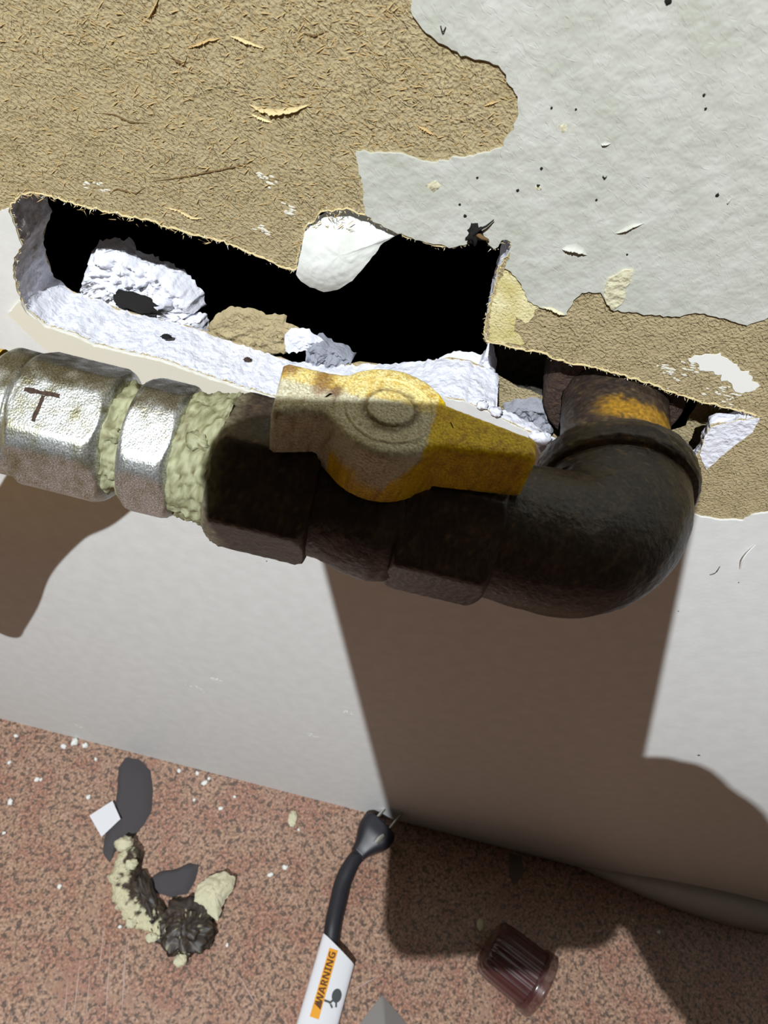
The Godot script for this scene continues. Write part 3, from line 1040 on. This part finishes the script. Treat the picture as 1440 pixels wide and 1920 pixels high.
func build_hole_pieces() -> void:
	var g := "broken gypsum pieces in the hole"
	var at := on_wall(250, 590, -22)
	var t := thing("gypsum_chunk", "crumbled white gypsum chunk with a dark pocket at the left of the hole", "gypsum chunk", at, g)
	part(t, "crumbled_face", hole_plate([150, 500, 165, 478, 215, 480, 248, 502, 290, 520, 330, 540, 366, 575, 372, 600, 330, 610, 305, 580, 270, 548, 230, 545, 210, 565, 225, 585, 200, 620, 160, 610, 120, 590, 140, 545], -17.0, 6.0, 0.06, 2.6, 3.0), M.gypsum)
	part(t, "crumbled_rim", hole_plate([215, 590, 260, 590, 300, 600, 340, 604, 378, 606, 384, 640, 300, 640, 230, 622], -16.4, 4.0, 0.05, 1.6, 4.0), M.gypsum)
	part(t, "pocket", blob(on_wall(256, 569, -15.6), Vector3(6.5, 2.6, 1.8), 0.5, 2.0, 0.0, 20, 12), M.matt_black, "black lump standing for a shaded pocket")  # black lump put in for the shade of a hollow
	for s in [[300, 566, 3.4], [286, 580, 2.2], [232, 556, 2.0]]:
		part(t, "crumb", blob(on_wall(s[0], s[1], -17.5), Vector3(s[2], s[2] * 0.7, s[2] * 0.7), 0.7, 2.0, 0.4, 14, 9, null, s[0]), M.gypsum)
	var k := thing("kraft_scrap", "torn brown paper scrap standing inside the hole left of the lever", "paper scrap", on_wall(480, 650, -16))
	part(k, "scrap_sheet", hole_plate([384, 622, 400, 598, 430, 584, 470, 588, 500, 600, 530, 598, 532, 612, 560, 625, 598, 640, 600, 655, 560, 640, 535, 668, 500, 672, 450, 655, 410, 648], -15.0, 1.2, 0.08, 1.2, 5.0), M.kraft)
	part(k, "white_rim", hole_plate([528, 632, 545, 622, 575, 628, 600, 645, 610, 656, 585, 660, 560, 662, 535, 664], -14.0, 1.5, 0.08, 1.2, 6.0), M.gypsum)
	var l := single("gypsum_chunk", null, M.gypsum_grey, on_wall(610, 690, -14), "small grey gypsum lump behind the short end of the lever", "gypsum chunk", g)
	origin = on_wall(610, 690, -14)
	l.mesh = hole_plate([565, 660, 590, 646, 612, 658, 640, 668, 660, 684, 650, 700, 600, 700, 572, 690], -13.0, 4.0, 0.08, 2.5, 7.0)
	var r := single("gypsum_chunk", null, M.gypsum, on_wall(865, 760, -10), "pale jagged gypsum piece standing behind the long end of the lever", "gypsum chunk", g)
	origin = on_wall(865, 760, -10)
	r.mesh = hole_plate([808, 712, 820, 690, 850, 684, 880, 684, 898, 690, 912, 668, 920, 672, 926, 690, 927, 740, 922, 775, 870, 758, 815, 740], -13.0, 3.0, 0.15, 1.4, 8.0)
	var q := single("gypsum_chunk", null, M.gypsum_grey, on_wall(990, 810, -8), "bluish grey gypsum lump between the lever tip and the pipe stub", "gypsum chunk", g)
	origin = on_wall(990, 810, -8)
	q.mesh = hole_plate([940, 775, 960, 768, 1000, 764, 1022, 768, 1036, 800, 1042, 818, 1010, 818, 975, 802, 945, 792], -10.0, 4.0, 0.1, 1.6, 9.0)
	var s := thing("wall_lath", "dark grey board inside the wall behind the pipe stub", "board", on_wall(980, 760, -30))
	part(s, "board_face", hole_plate([926, 640, 1060, 660, 1100, 690, 1040, 760, 1030, 766, 1000, 766, 930, 775, 926, 700], -24.0, 3.0, 0.1, 0.8, 10.0), M.stud)
	var b := thing("burnt_fibre", "black frayed fibre sticking out at the top edge of the hole", "fibre", on_wall(890, 440, 1))
	part(b, "soot_lump", blob(on_wall(890, 440, 0.6), Vector3(1.3, 1.8, 0.6), 1.0, 2.6, 0.0, 24, 14), M.matt_black)
	part(b, "strand", tube([on_wall(888, 440, 1.0), on_wall(900, 430, 1.8), on_wall(912, 424, 1.6), on_wall(926, 412, 1.2)], [0.3, 0.25, 0.2, 0.1], 6), M.matt_black)
	part(b, "strand", tube([on_wall(896, 440, 1.0), on_wall(905, 446, 1.5), on_wall(916, 450, 1.2)], [0.5, 0.4, 0.2], 6), M.fibre_dark)
	# debris on the lower lip: crumbs of gypsum and a dark bit
	var cg := "crumbs on the lower lip of the hole"
	for c in [[1018, 822, 2.2, "white gypsum crumb just right of the lever tip"], [1006, 818, 1.8, "smaller white gypsum crumb touching the lever tip"], [1026, 842, 2.4, "largest white gypsum crumb between lever tip and elbow rim"], [930, 772, 1.6, "white gypsum crumb on the lip midway along the lever's long end"], [905, 760, 1.4, "white gypsum crumb on the lip under the pale jagged piece"], [1022, 858, 1.6, "lowest white gypsum crumb between lever tip and elbow rim"]]:
		var o := on_wall(c[0], c[1], 0.5)
		origin = o
		single("gypsum_crumb", blob(o, Vector3(c[2], c[2] * 0.7, c[2] * 0.8), 0.6, 1.8, 0.3, 14, 9, null, c[0]), M.gypsum, o, c[3], "crumb", cg)
	var d := on_wall(312, 633, -6.0)
	origin = d
	single("dark_crumb", blob(d + Vector3(0, 0.4, 0), Vector3(1.3, 0.5, 0.8), 0.8, 2.0, 0.3, 14, 9), M.matt_black, d, "small black crumb on the white lower lip of the hole", "crumb")
	d = on_wall(464, 676, -9.0)
	origin = d
	single("rust_crumb", blob(d + Vector3(0, 0.4, 0), Vector3(1.0, 0.5, 0.7), 0.8, 2.0, 0.3, 14, 9), M.rust, d, "small rusty crumb on the white lip beside the lever", "crumb")


# ---------------------------------------------------------------- cord with its warning tag
func build_cord() -> void:
	var at := on_floor(640, 1680)
	var t := thing("power_cord", "black power cord with plug and white warning tag on the floor", "power cord", at)
	part(t, "cord", tube([on_floor(672, 1604, 6), on_floor(658, 1622, 6), on_floor(643, 1654, 5), on_floor(634, 1690, 5), on_floor(625, 1730, 5), on_floor(620, 1766, 4), on_floor(610, 1820, 3.2), on_floor(592, 1900, 3.2), on_floor(570, 1990, 3.2)], [3.8, 4.6, 4.6, 4.4, 4.3, 4.2, 4.2, 4.2, 4.2], 18, 0.75), M.black_plastic)
	var a := on_floor(668, 1606, 6)
	var b := on_floor(716, 1548, 8)
	var ax := (b - a).normalized()
	var sd := ax.cross(Vector3.UP).normalized()
	var body := func(u: float, v: float) -> Vector3:
		var ang := u * TAU
		var w := lerpf(4.6, 10.8, smoothstep(0.05, 0.75, v)) * (1.0 - 0.15 * smoothstep(0.85, 1.0, v))
		var h := lerpf(4.4, 8.0, smoothstep(0.0, 0.7, v))
		var cap := 1.0
		if v < 0.04 or v > 0.96:
			cap = 0.0 if (v < 0.01 or v > 0.99) else 0.9
		var cx: float = sign(cos(ang)) * pow(absf(cos(ang)), 0.55)
		var sx: float = sign(sin(ang)) * pow(absf(sin(ang)), 0.55)
		return a + ax * (v * 22.0) + sd * w * cx * cap + Vector3.UP * (h * sx * cap + 1.5)
	part(t, "plug_body", grid(36, 24, body, null, true, false), M.black_plastic, "black plug body")
	for k in [[-4.5, 3.4], [4.5, 3.4]]:
		var c: Vector3 = a + ax * 22.0 + sd * k[0] + Vector3.UP * 5.0
		part(t, "blade", tube([c - ax * 2.0, c + ax * 5.0, c + ax * 12.0], [0.9, 0.9, 0.8], 8, 2.6), M.steel)
	var g := a + ax * 10.0 + Vector3.UP * 9.6 + sd * 4.0
	part(t, "ground_pin", tube([g, g + ax * 2.5, g + ax * 6.0 + sd * 0.5], [1.7, 1.7, 1.0], 10), M.steel, "bright metal pin")
	# white tag folded round the cord
	var A := on_floor(636, 1778, 9)
	var B := on_floor(585, 1960, 9)
	var tx := (B - A).normalized()
	var ts := Vector3.UP.cross(tx).normalized()
	if ts.x < 0:
		ts = -ts
	var tl := A.distance_to(B)
	var slab := func(u: float, v: float) -> Vector3:
		var ang := u * TAU
		var sx := cos(ang)
		var sy := sin(ang)
		sy = sign(sy) * pow(absf(sy), 0.6)
		var skew := sx * 4.5
		return A + tx * (v * tl + skew * (1.0 - v)) + ts * (sx * 10.0) + Vector3.UP * (sy * 4.2 - 4.0)
	var tagp := part(t, "warning_tag", grid(48, 20, slab, null, true, true), M.white_vinyl, "white vinyl tag with an orange WARNING strip")
	var face := func(p: Vector2, tk: float) -> Vector3:
		var sx := clampf(p.y / 10.0, -0.98, 0.98)
		var hh := pow(sqrt(1.0 - sx * sx), 0.6) * 4.2 - 4.0
		return A + tx * p.x + ts * p.y + Vector3.UP * (hh + 0.12 + tk)
	var strip := PackedVector2Array()
	for i in 13:
		strip.append(Vector2(tl * (0.03 + i * 0.06), -4.9))
	for i in 13:
		strip.append(Vector2(tl * (0.75 - i * 0.06), -0.3))
	part(tagp, "orange_strip", plate(strip, 0.08, face), M.orange, "orange strip")
	# lettering reads along the strip, from the bottom of the picture upwards
	var tm := TextMesh.new()
	tm.text = "WARNING"
	var sf := SystemFont.new()
	sf.font_names = PackedStringArray(["Droid Sans"])
	sf.font_weight = 700
	tm.font = sf
	tm.font_size = 48
	tm.depth = 0.0002
	tm.pixel_size = tl * 0.42 / 250.0 * MM
	tm.curve_step = 2.0
	var word := part(tagp, "lettering", tm, M.ink, "WARNING")
	var across := ((face.call(Vector2(20, -1.0), 0.0) - face.call(Vector2(20, -4.2), 0.0)) as Vector3).normalized()
	var out := tx.cross(across).normalized()
	if out.y < 0:
		out = -out
	word.transform = Transform3D(Basis(-tx, out.cross(-tx), out), (face.call(Vector2(tl * 0.33, -2.6), 0.2) - origin) * MM)
	part(tagp, "triangle_symbol", plate(PackedVector2Array([Vector2(tl * 0.655, -0.8), Vector2(tl * 0.615, -4.6), Vector2(tl * 0.575, -0.8)]), 0.2, face), M.ink)
	# small grey pictogram beside the strip
	var oval := PackedVector2Array()
	for i in 20:
		oval.append(Vector2(tl * 0.47 + 3.0 * cos(i * TAU / 20), 5.2 + 2.5 * sin(i * TAU / 20)))
	part(tagp, "pictogram", plate(oval, 0.12, face), M.ink_grey, "grey printed pictogram")
	for s in [[tl * 0.51, 4.4, tl * 0.57, 2.6], [tl * 0.555, 3.2, tl * 0.555, -0.2], [tl * 0.57, 3.4, tl * 0.6, 4.6], [tl * 0.52, 5.6, tl * 0.58, 6.4]]:
		var p := Vector2(s[0], s[1])
		var q := Vector2(s[2], s[3])
		var o := (q - p).orthogonal().normalized() * 0.45
		part(tagp, "pictogram", plate(PackedVector2Array([p - o, q - o, q + o, p + o]), 0.12, face), M.ink_grey)


# ---------------------------------------------------------------- what lies on the floor
func build_scrap() -> void:
	var t := thing("sealant_scrap", "curled scrap of dried cream sealant with dark sticky inside on the floor", "sealant scrap", on_floor(300, 1720))
	var crust := mat(Color.WHITE, 0.7, 0.0, true)
	relief(crust, M.gypsum.heightmap_texture, 0.1)
	triplanar(crust, 1.0 / 0.04)
	# ribbon along the C: foot on the floor, crest raised
	var line := [on_floor(240, 1574), on_floor(214, 1620), on_floor(206, 1668), on_floor(226, 1712), on_floor(262, 1742), on_floor(300, 1766), on_floor(330, 1790), on_floor(356, 1796)]
	var cv := Curve3D.new()
	for i in line.size():
		var tg: Vector3 = (line[mini(i + 1, line.size() - 1)] - line[maxi(i - 1, 0)]) / 6.0
		cv.add_point(line[i], -tg, tg)
	var inner := on_floor(330, 1660)
	var ribbon := func(u: float, v: float) -> Vector3:
		var p := cv.sample_baked(u * cv.get_baked_length(), true)
		var to := (inner - p)
		to.y = 0
		to = to.normalized()
		var w := 17.0 * (0.6 + 0.4 * sin(PI * clampf(u * 0.9 + 0.1, 0, 1)))
		var ang := v * PI
		var rag := 2.6 * noise.get_noise_2d(u * 11.0, 3.0) + 1.3 * noise.get_noise_2d(u * 31.0, 8.0)
		var q := p + to * ((1.0 - cos(ang)) * 0.5 * w + rag * pow(1.0 - v, 2.0)) + Vector3.UP * (0.4 + sin(ang) * (4.0 + 2.5 * (1.0 - u)))
		return q + Vector3(noise.get_noise_3dv(q * 0.25), noise.get_noise_3dv(q * 0.25 + Vector3(9, 9, 9)), noise.get_noise_3dv(q * 0.3 + Vector3(4, 0, 0))) * 0.9
	var ribcol := func(u: float, v: float, p: Vector3) -> Color:
		var k := v + 0.35 * noise.get_noise_3dv(p * 0.2)
		return lin(214, 208, 172).lerp(lin(66, 54, 42), smoothstep(0.40, 0.50, k))
	part(t, "crust", grid(120, 24, ribbon, ribcol, false, false), crust, "cream crust, dark on the inner side")
	var tarcol := func(_u: float, _v: float, p: Vector3) -> Color:
		return lin(40, 31, 27).lerp(lin(84, 70, 56), clampf(noise.get_noise_3dv(p * 0.5) * 1.5 + 0.25, 0, 1)).lerp(lin(190, 182, 146), smoothstep(0.48, 0.6, noise.get_noise_3dv(p * 0.35 + Vector3(20, 0, 7))))
	var tar := mat(Color.WHITE, 0.5, 0.0, true)
	part(t, "sticky_inside", blob(on_floor(348, 1736, 3), Vector3(14, 4.2, 13), 0.45, 1.7, 0.3, 64, 36, tarcol, 2.0), tar, "dark brown glossy inside")
	part(t, "sticky_inside", blob(on_floor(272, 1684, 3), Vector3(5, 3.2, 15), 0.4, 1.6, 0.7, 48, 28, tarcol, 5.0), tar)
	var wing := func(p: Vector2, w: float) -> Vector3:
		return Vector3(p.x, 5.0 + 5.0 * sin(w * PI * 0.5) + 1.2 * noise.get_noise_2d(p.x * 0.3, p.y * 0.3), -p.y)
	part(t, "crust_end", pad(ragged(floor2([362, 1690, 370, 1658, 392, 1640, 420, 1632, 441, 1642, 438, 1664, 420, 1690, 408, 1726, 396, 1716, 380, 1700], 8), 1.2, 0.8, 3.0), 10, wing), M.cream, "pale lifted end of the crust")
	for s in [[234, 1582, 4.6], [246, 1620, 3.4], [338, 1800, 3.6], [246, 1730, 3.0], [284, 1758, 3.0]]:
		part(t, "crust_lump", blob(on_floor(s[0], s[1], 7 if s[1] < 1650 else 3), Vector3(s[2], s[2] * 0.7, s[2] * 0.8), 0.5, 1.8, 0.4, 16, 10, null, s[0]), M.cream)
	# thin dark grey strips lying on the floor
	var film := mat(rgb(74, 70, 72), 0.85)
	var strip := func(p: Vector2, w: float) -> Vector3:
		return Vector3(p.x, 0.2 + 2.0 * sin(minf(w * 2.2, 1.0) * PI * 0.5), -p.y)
	part(t, "grey_strip", pad(ragged(floor2([222, 1440, 236, 1420, 262, 1424, 282, 1445, 287, 1480, 284, 1520, 270, 1548, 248, 1572, 232, 1580, 214, 1600, 206, 1618, 193, 1600, 196, 1570, 214, 1530, 220, 1480]), 2.0, 0.4, 2.0), 8, strip), film, "dark grey strip, longer one")
	part(t, "grey_strip", pad(ragged(floor2([282, 1648, 298, 1634, 330, 1630, 356, 1618, 374, 1622, 366, 1650, 352, 1676, 320, 1682, 288, 1672]), 2.0, 0.4, 4.0), 8, strip), film, "dark grey strip, shorter one")


func build_floor_bits() -> void:
	var flat := func(y: float) -> Callable:
		return func(p: Vector2, tk: float) -> Vector3: return Vector3(p.x, y + tk, -p.y)
	# white plastic corner beside the scrap
	var o := on_floor(190, 1535)
	origin = o
	var fold := func(p: Vector2, tk: float) -> Vector3:
		return Vector3(p.x, 0.2 + tk + maxf(0.0, (p.x - o.x + 6.0)) * 0.25, -p.y)
	single("plastic_scrap", plate(floor2([168, 1530, 212, 1504, 228, 1540, 192, 1572]), 0.5, fold, 0.01, true, true), M.white_vinyl, o, "small shiny white plastic scrap under the dark grey strip", "plastic scrap")
	o = on_floor(548, 1536)
	origin = o
	single("paint_chip", blob(o + Vector3(0, 1.2, 0), Vector3(2.6, 1.3, 4.6), 0.5, 1.8, 0.1, 18, 10), M.cream, o, "largest cream paint chip on the floor left of the plug", "paint chip")
	o = on_floor(899, 1735)
	origin = o
	single("paint_chip", blob(o + Vector3(0, 1.2, 0), Vector3(2.0, 1.2, 3.2), 0.4, 1.8, 0.1, 16, 10), M.cream, o, "cream chip in the shadow above the clear plastic bottle cap", "paint chip")
	o = on_floor(968, 1628)
	origin = o
	single("film_scrap", plate(ragged(floor2([956, 1600, 978, 1606, 982, 1640, 964, 1660, 955, 1640]), 1.2, 0.5, 3.0), 0.2, flat.call(0.1)), mat(rgb(110, 100, 90), 0.6), o, "dim grey film scrap in the shadow below the wall", "film scrap")
	# grey sheet corner at the bottom edge of the picture
	o = on_floor(720, 1900)
	origin = o
	var tent := func(p: Vector2, w: float) -> Vector3:
		return Vector3(p.x, 0.3 + 9.0 * w, -p.y)
	single("grey_corner", pad(ragged(floor2([716, 1866, 740, 1892, 770, 1930, 800, 1990, 640, 1990, 668, 1930, 690, 1898]), 2.0, 0.2, 2.0), 8, tent), mat(rgb(150, 146, 142), 0.45), o, "pointed grey sheet corner at the bottom right of the warning tag", "sheet")
	# clear plastic bottle cap on its side
	o = on_floor(975, 1830)
	var cap := thing("bottle_cap", "translucent maroon ribbed plastic bottle cap lying in the shadow on the floor", "bottle cap", o)
	var d1 := on_floor(928, 1780, 14)
	var d2 := on_floor(1010, 1845, 14)
	var ax := (d2 - d1).normalized()
	var up := ax.cross(Vector3.RIGHT).normalized()
	var ribs := func(ang: float, _x: float, rad: float) -> float: return rad + 0.35 * sin(ang * 24.0)
	var clear := mat(Color(0.36, 0.2, 0.2, 0.5), 0.2)
	clear.transparency = BaseMaterial3D.TRANSPARENCY_ALPHA
	clear.metallic_specular = 0.7
	part(cap, "cap_wall", lathe(d1, ax, up, [[-4, 0.1], [-4, 11.0], [-2, 13.4], [3, 14.2], [24, 14.6], [25, 14.2], [24, 13.2], [0, 12.4], [0, 0.1]], 96, 1.6, 0.0, 0.3, ribs), clear)
	var rimc := lathe(d1, ax, up, [[22, 14.6], [22.5, 16.2], [28, 16.4], [29, 15.4], [28, 14.4], [22, 14.2]], 72, 1.0)
	part(cap, "cap_rim", rimc, clear)
	# white crumbs
	var g := "white plaster crumbs scattered on the floor"
	var spots := [
		[20, 1504, 2.2, "largest white crumb at the left edge of the floor"], [18, 1430, 1.6, "white crumb at the floor's left edge near the wall"],
		[70, 1462, 2.0, "larger of two touching white crumbs left of the grey strip"], [77, 1462, 1.3, "smaller of two touching white crumbs left of the grey strip"],
		[120, 1400, 2.2, "left of three white crumbs clustered at the wall foot"], [140, 1392, 3.0, "biggest of three white crumbs clustered at the wall foot"],
		[160, 1398, 2.4, "right of three white crumbs clustered at the wall foot"], [180, 1424, 1.4, "small white crumb between wall cluster and dark grey strip"],
		[166, 1495, 1.8, "white crumb just above the white plastic scrap"], [112, 1662, 1.7, "lone white crumb left of the curled sealant scrap"],
		[8, 1562, 1.2, "tiny white crumb at the very left edge of the floor"], [336, 1446, 1.8, "white crumb right of the grey strip's top end"],
		[364, 1500, 1.3, "small white crumb right of the grey strip's middle"], [384, 1468, 2.2, "larger of a pair of white crumbs near the wall"],
		[392, 1460, 1.4, "smaller of a pair of white crumbs near the wall"], [414, 1516, 1.8, "white crumb halfway between grey strip and plug"],
		[508, 1640, 2.0, "left of two white crumbs lying left of the cord"], [534, 1626, 2.0, "right of two white crumbs lying left of the cord"],
		[30, 1380, 1.6, "white crumb against the wall foot at far left"], [370, 1450, 1.6, "white crumb nearest the wall above the crumb pair"],
		[225, 1738, 1.2, "tiny white crumb below the curled crust's left side"], [426, 1772, 1.2, "tiny white crumb right of the scrap's dark sticky end"],
		[560, 1556, 1.0, "tiny white crumb beside the largest cream paint chip"], [440, 1494, 1.2, "small white crumb on open floor left of the plug"],
		[1234, 1748, 1.6, "right of two pale crumbs in the deep shadow"], [1186, 1726, 1.0, "left of two pale crumbs in the deep shadow"]]
	for s in spots:
		o = on_floor(s[0], s[1])
		origin = o
		var z: float = s[2] * 0.8
		var m := blob(o + Vector3(0, z * 0.3, 0), Vector3(z, z * 0.55, z * 0.8), 0.7, 1.8, s[0] * 0.1, 12, 7, null, s[0])
		single("plaster_crumb", m, M.fibre_white, o, s[3], "crumb", g)
	# scuffs and scratches in the polish; floor glare on them painted as pale colour
	origin = Vector3.ZERO
	var pale := mat(rgb(186, 160, 150), 0.6)
	for s in [[196, 1728, 184, 1840, 0.22], [208, 1760, 196, 1930, 0.3], [152, 1780, 136, 1930, 0.3], [170, 1800, 160, 1930, 0.22], [238, 1748, 226, 1930, 0.35], [128, 1830, 118, 1930, 0.25], [438, 1812, 492, 1905, 0.3], [640, 1868, 722, 1824, 0.3], [60, 1880, 50, 1930, 0.2]]:
		var a := on_floor(s[0], s[1], 0.03)
		var b := on_floor(s[2], s[3], 0.03)
		var sd: Vector3 = (b - a).cross(Vector3.UP).normalized() * s[4]
		part(floor_node, "scratch", build_arrays(PackedVector3Array([a, a.lerp(b, 0.5) - sd, b, a.lerp(b, 0.5) + sd]), PackedInt32Array([0, 2, 1, 0, 3, 2]), PackedColorArray(), PackedVector2Array()), pale)


# ---------------------------------------------------------------- behind the camera: phone, hand and torch
func behind(x: float, y: float, back: float) -> Vector3:
	return eye + img_x * x - img_y * y - fwd * back

func build_behind_camera() -> void:
	# the phone that takes the picture; its lens is where the camera is
	var t := thing("smartphone", "black smartphone held over the valve, its shadow on the wall", "phone", behind(-11, -60, 8))
	var o := PackedVector2Array()
	for cn in [[31.9, 25.3, 0.0], [-49.6, 25.3, 90.0], [-49.6, -129.7, 180.0], [31.9, -129.7, 270.0]]:
		for i in 7:
			var a := deg_to_rad(cn[2] + i * 15.0)
			o.append(Vector2(cn[0] - 10.0 * signf(cn[0]), cn[1] - 10.0 * signf(cn[1])) + Vector2(cos(a), sin(a)) * 10.0)
	part(t, "phone_body", plate(o, 8.0, func(p: Vector2, tk: float) -> Vector3: return behind(p.x, p.y, 3.0 + tk), 0.01, true, true), M.black_plastic)
	var sc := PackedVector2Array()
	for p in o:
		sc.append((p - Vector2(-8.9, -52.2)) * 0.95 + Vector2(-8.9, -52.2))
	part(t, "screen", plate(sc, 0.3, func(p: Vector2, tk: float) -> Vector3: return behind(p.x, p.y, 11.0 + tk)), mat(rgb(16, 16, 20), 0.1))
	build_hand()
	# the torch that lights the place
	var f := thing("torch", "small black torch shining down at the wall from behind the phone", "torch", lamp_at)
	var aim := (Vector3(30, 60, 30) - lamp_at).normalized()
	var up := aim.cross(Vector3.RIGHT).normalized()
	part(f, "barrel", lathe(lamp_at, aim, up, [[-90, 0.1], [-90, 11], [-22, 11], [-14, 15], [-2.5, 15], [-2.5, 8], [-6.0, 5.0], [-6.0, 0.1]], 40, 4.0), M.black_plastic)
	var glow := mat(Color.WHITE, 0.5)
	glow.emission_enabled = true
	glow.emission = Color(0.965, 0.985, 1.0)
	glow.emission_energy_multiplier = 2.0
	part(f, "torch_lamp_glass", lathe(lamp_at, aim, up, [[-3.2, 0.1], [-3.2, 7.8], [-3.6, 7.8], [-3.6, 0.1]], 24, 3.0), glow)


func capsule(p: Vector3, a: Vector3, b: Vector3, ra: float, rb: float) -> float:
	var d := b - a
	var t := clampf((p - a).dot(d) / d.length_squared(), 0.0, 1.0)
	return p.distance_to(a + d * t) - lerpf(ra, rb, t)

# one continuous skin round a set of tapered bones, as surface nets; bones = [a, b, ra, rb] in mm
func skin(bones: Array, cell: float, blend: float) -> ArrayMesh:
	var lo := Vector3.ONE * 1e9
	var hi := -lo
	for b in bones:
		var r := maxf(b[2], b[3]) + cell * 2.0
		lo = lo.min((b[0] as Vector3).min(b[1]) - Vector3.ONE * r)
		hi = hi.max((b[0] as Vector3).max(b[1]) + Vector3.ONE * r)
	var n := Vector3i(((hi - lo) / cell).ceil()) + Vector3i.ONE
	var field := PackedFloat32Array()
	field.resize(n.x * n.y * n.z)
	field.fill(1e3)
	for b in bones:
		var r := maxf(b[2], b[3]) + cell * 2.0 + blend
		var i0 := Vector3i((((b[0] as Vector3).min(b[1]) - Vector3.ONE * r - lo) / cell).floor()).clamp(Vector3i.ZERO, n - Vector3i.ONE)
		var i1 := Vector3i((((b[0] as Vector3).max(b[1]) + Vector3.ONE * r - lo) / cell).ceil()).clamp(Vector3i.ZERO, n - Vector3i.ONE)
		for z in range(i0.z, i1.z + 1):
			for y in range(i0.y, i1.y + 1):
				for x in range(i0.x, i1.x + 1):
					var i := (z * n.y + y) * n.x + x
					var d := capsule(lo + Vector3(x, y, z) * cell, b[0], b[1], b[2], b[3])
					var e := field[i]
					var h := maxf(blend - absf(d - e), 0.0) / blend
					field[i] = minf(d, e) - h * h * blend * 0.25
	var v := PackedVector3Array()
	var idx := PackedInt32Array()
	var at := {}
	var step := [1, n.x, n.x * n.y]
	for z in n.z - 1:
		for y in n.y - 1:
			for x in n.x - 1:
				var o := (z * n.y + y) * n.x + x
				var inside := 0
				var sum := Vector3.ZERO
				var cuts := 0
				for c in 8:
					if field[o + (c & 1) + ((c >> 1) & 1) * n.x + (c >> 2) * n.x * n.y] < 0:
						inside += 1
				if inside == 0 or inside == 8:
					continue
				for ax in 3:
					for k in 4:
						var q := Vector3i.ZERO
						q[(ax + 1) % 3] = k & 1
						q[(ax + 2) % 3] = k >> 1
						var i := o + q.x + q.y * n.x + q.z * n.x * n.y
						var f0 := field[i]
						var f1 := field[i + step[ax]]
						if (f0 < 0) != (f1 < 0):
							var p := Vector3(q)
							p[ax] = f0 / (f0 - f1)
							sum += p
							cuts += 1
				at[o] = v.size()
				v.append(lo + (Vector3(x, y, z) + sum / cuts) * cell)
	for o in at:
		for ax in 3:
			var f0 := field[o]
			if o + step[ax] >= field.size():
				continue
			var f1 := field[o + step[ax]]
			if (f0 < 0) == (f1 < 0):
				continue
			var s1: int = step[(ax + 1) % 3]
			var s2: int = step[(ax + 2) % 3]
			if not (at.has(o - s1) and at.has(o - s2) and at.has(o - s1 - s2)):
				continue
			var a: int = at[o]
			var b: int = at[o - s1]
			var c: int = at[o - s1 - s2]
			var d: int = at[o - s2]
			if f0 < 0:
				idx.append_array([a, c, b, a, d, c])
			else:
				idx.append_array([a, b, c, a, c, d])
	return build_arrays(v, idx, PackedColorArray(), PackedVector2Array())


func build_hand() -> void:
	var t := thing("person", "right hand and grey sleeved forearm gripping the black smartphone", "person", behind(60, -110, 12))
	# palm and thumb beside the phone's edge, fingers hooked round it onto the lens side
	var bones := [
		[behind(60, -98, 22), behind(72, -118, 24), 25.0, 30.0],
		[behind(62, -118, 24), behind(76, -130, 26), 28.0, 30.0],
		[behind(70, -122, 26), behind(112, -160, 30), 31.0, 30.0],
		[behind(56, -90, 26), behind(46, -72, 26), 13.0, 10.5], [behind(46, -72, 26), behind(26, -60, 24), 10.0, 8.5],
	]
	for k in 4:
		var y: float = [-64.0, -83.0, -102.0, -119.0][k]
		var l: float = [0.95, 1.05, 1.0, 0.82][k]
		bones.append([behind(56, y - 10, 22), behind(44, y, 10), 10.5, 9.4])
		bones.append([behind(44, y, 10), behind(40, y + 1, -3), 9.2, 8.0])
		bones.append([behind(40, y + 1, -3), behind(40 - 24 * l, y + 2, -6), 7.8, 7.0])
	part(t, "hand", skin(bones, 3.5, 8.0), mat(rgb(205, 160, 134), 0.6))
	part(t, "sleeve", skin([[behind(100, -150, 30), behind(240, -268, 50), 37.0, 44.0]], 6.0, 4.0), mat(rgb(92, 94, 100), 0.9))
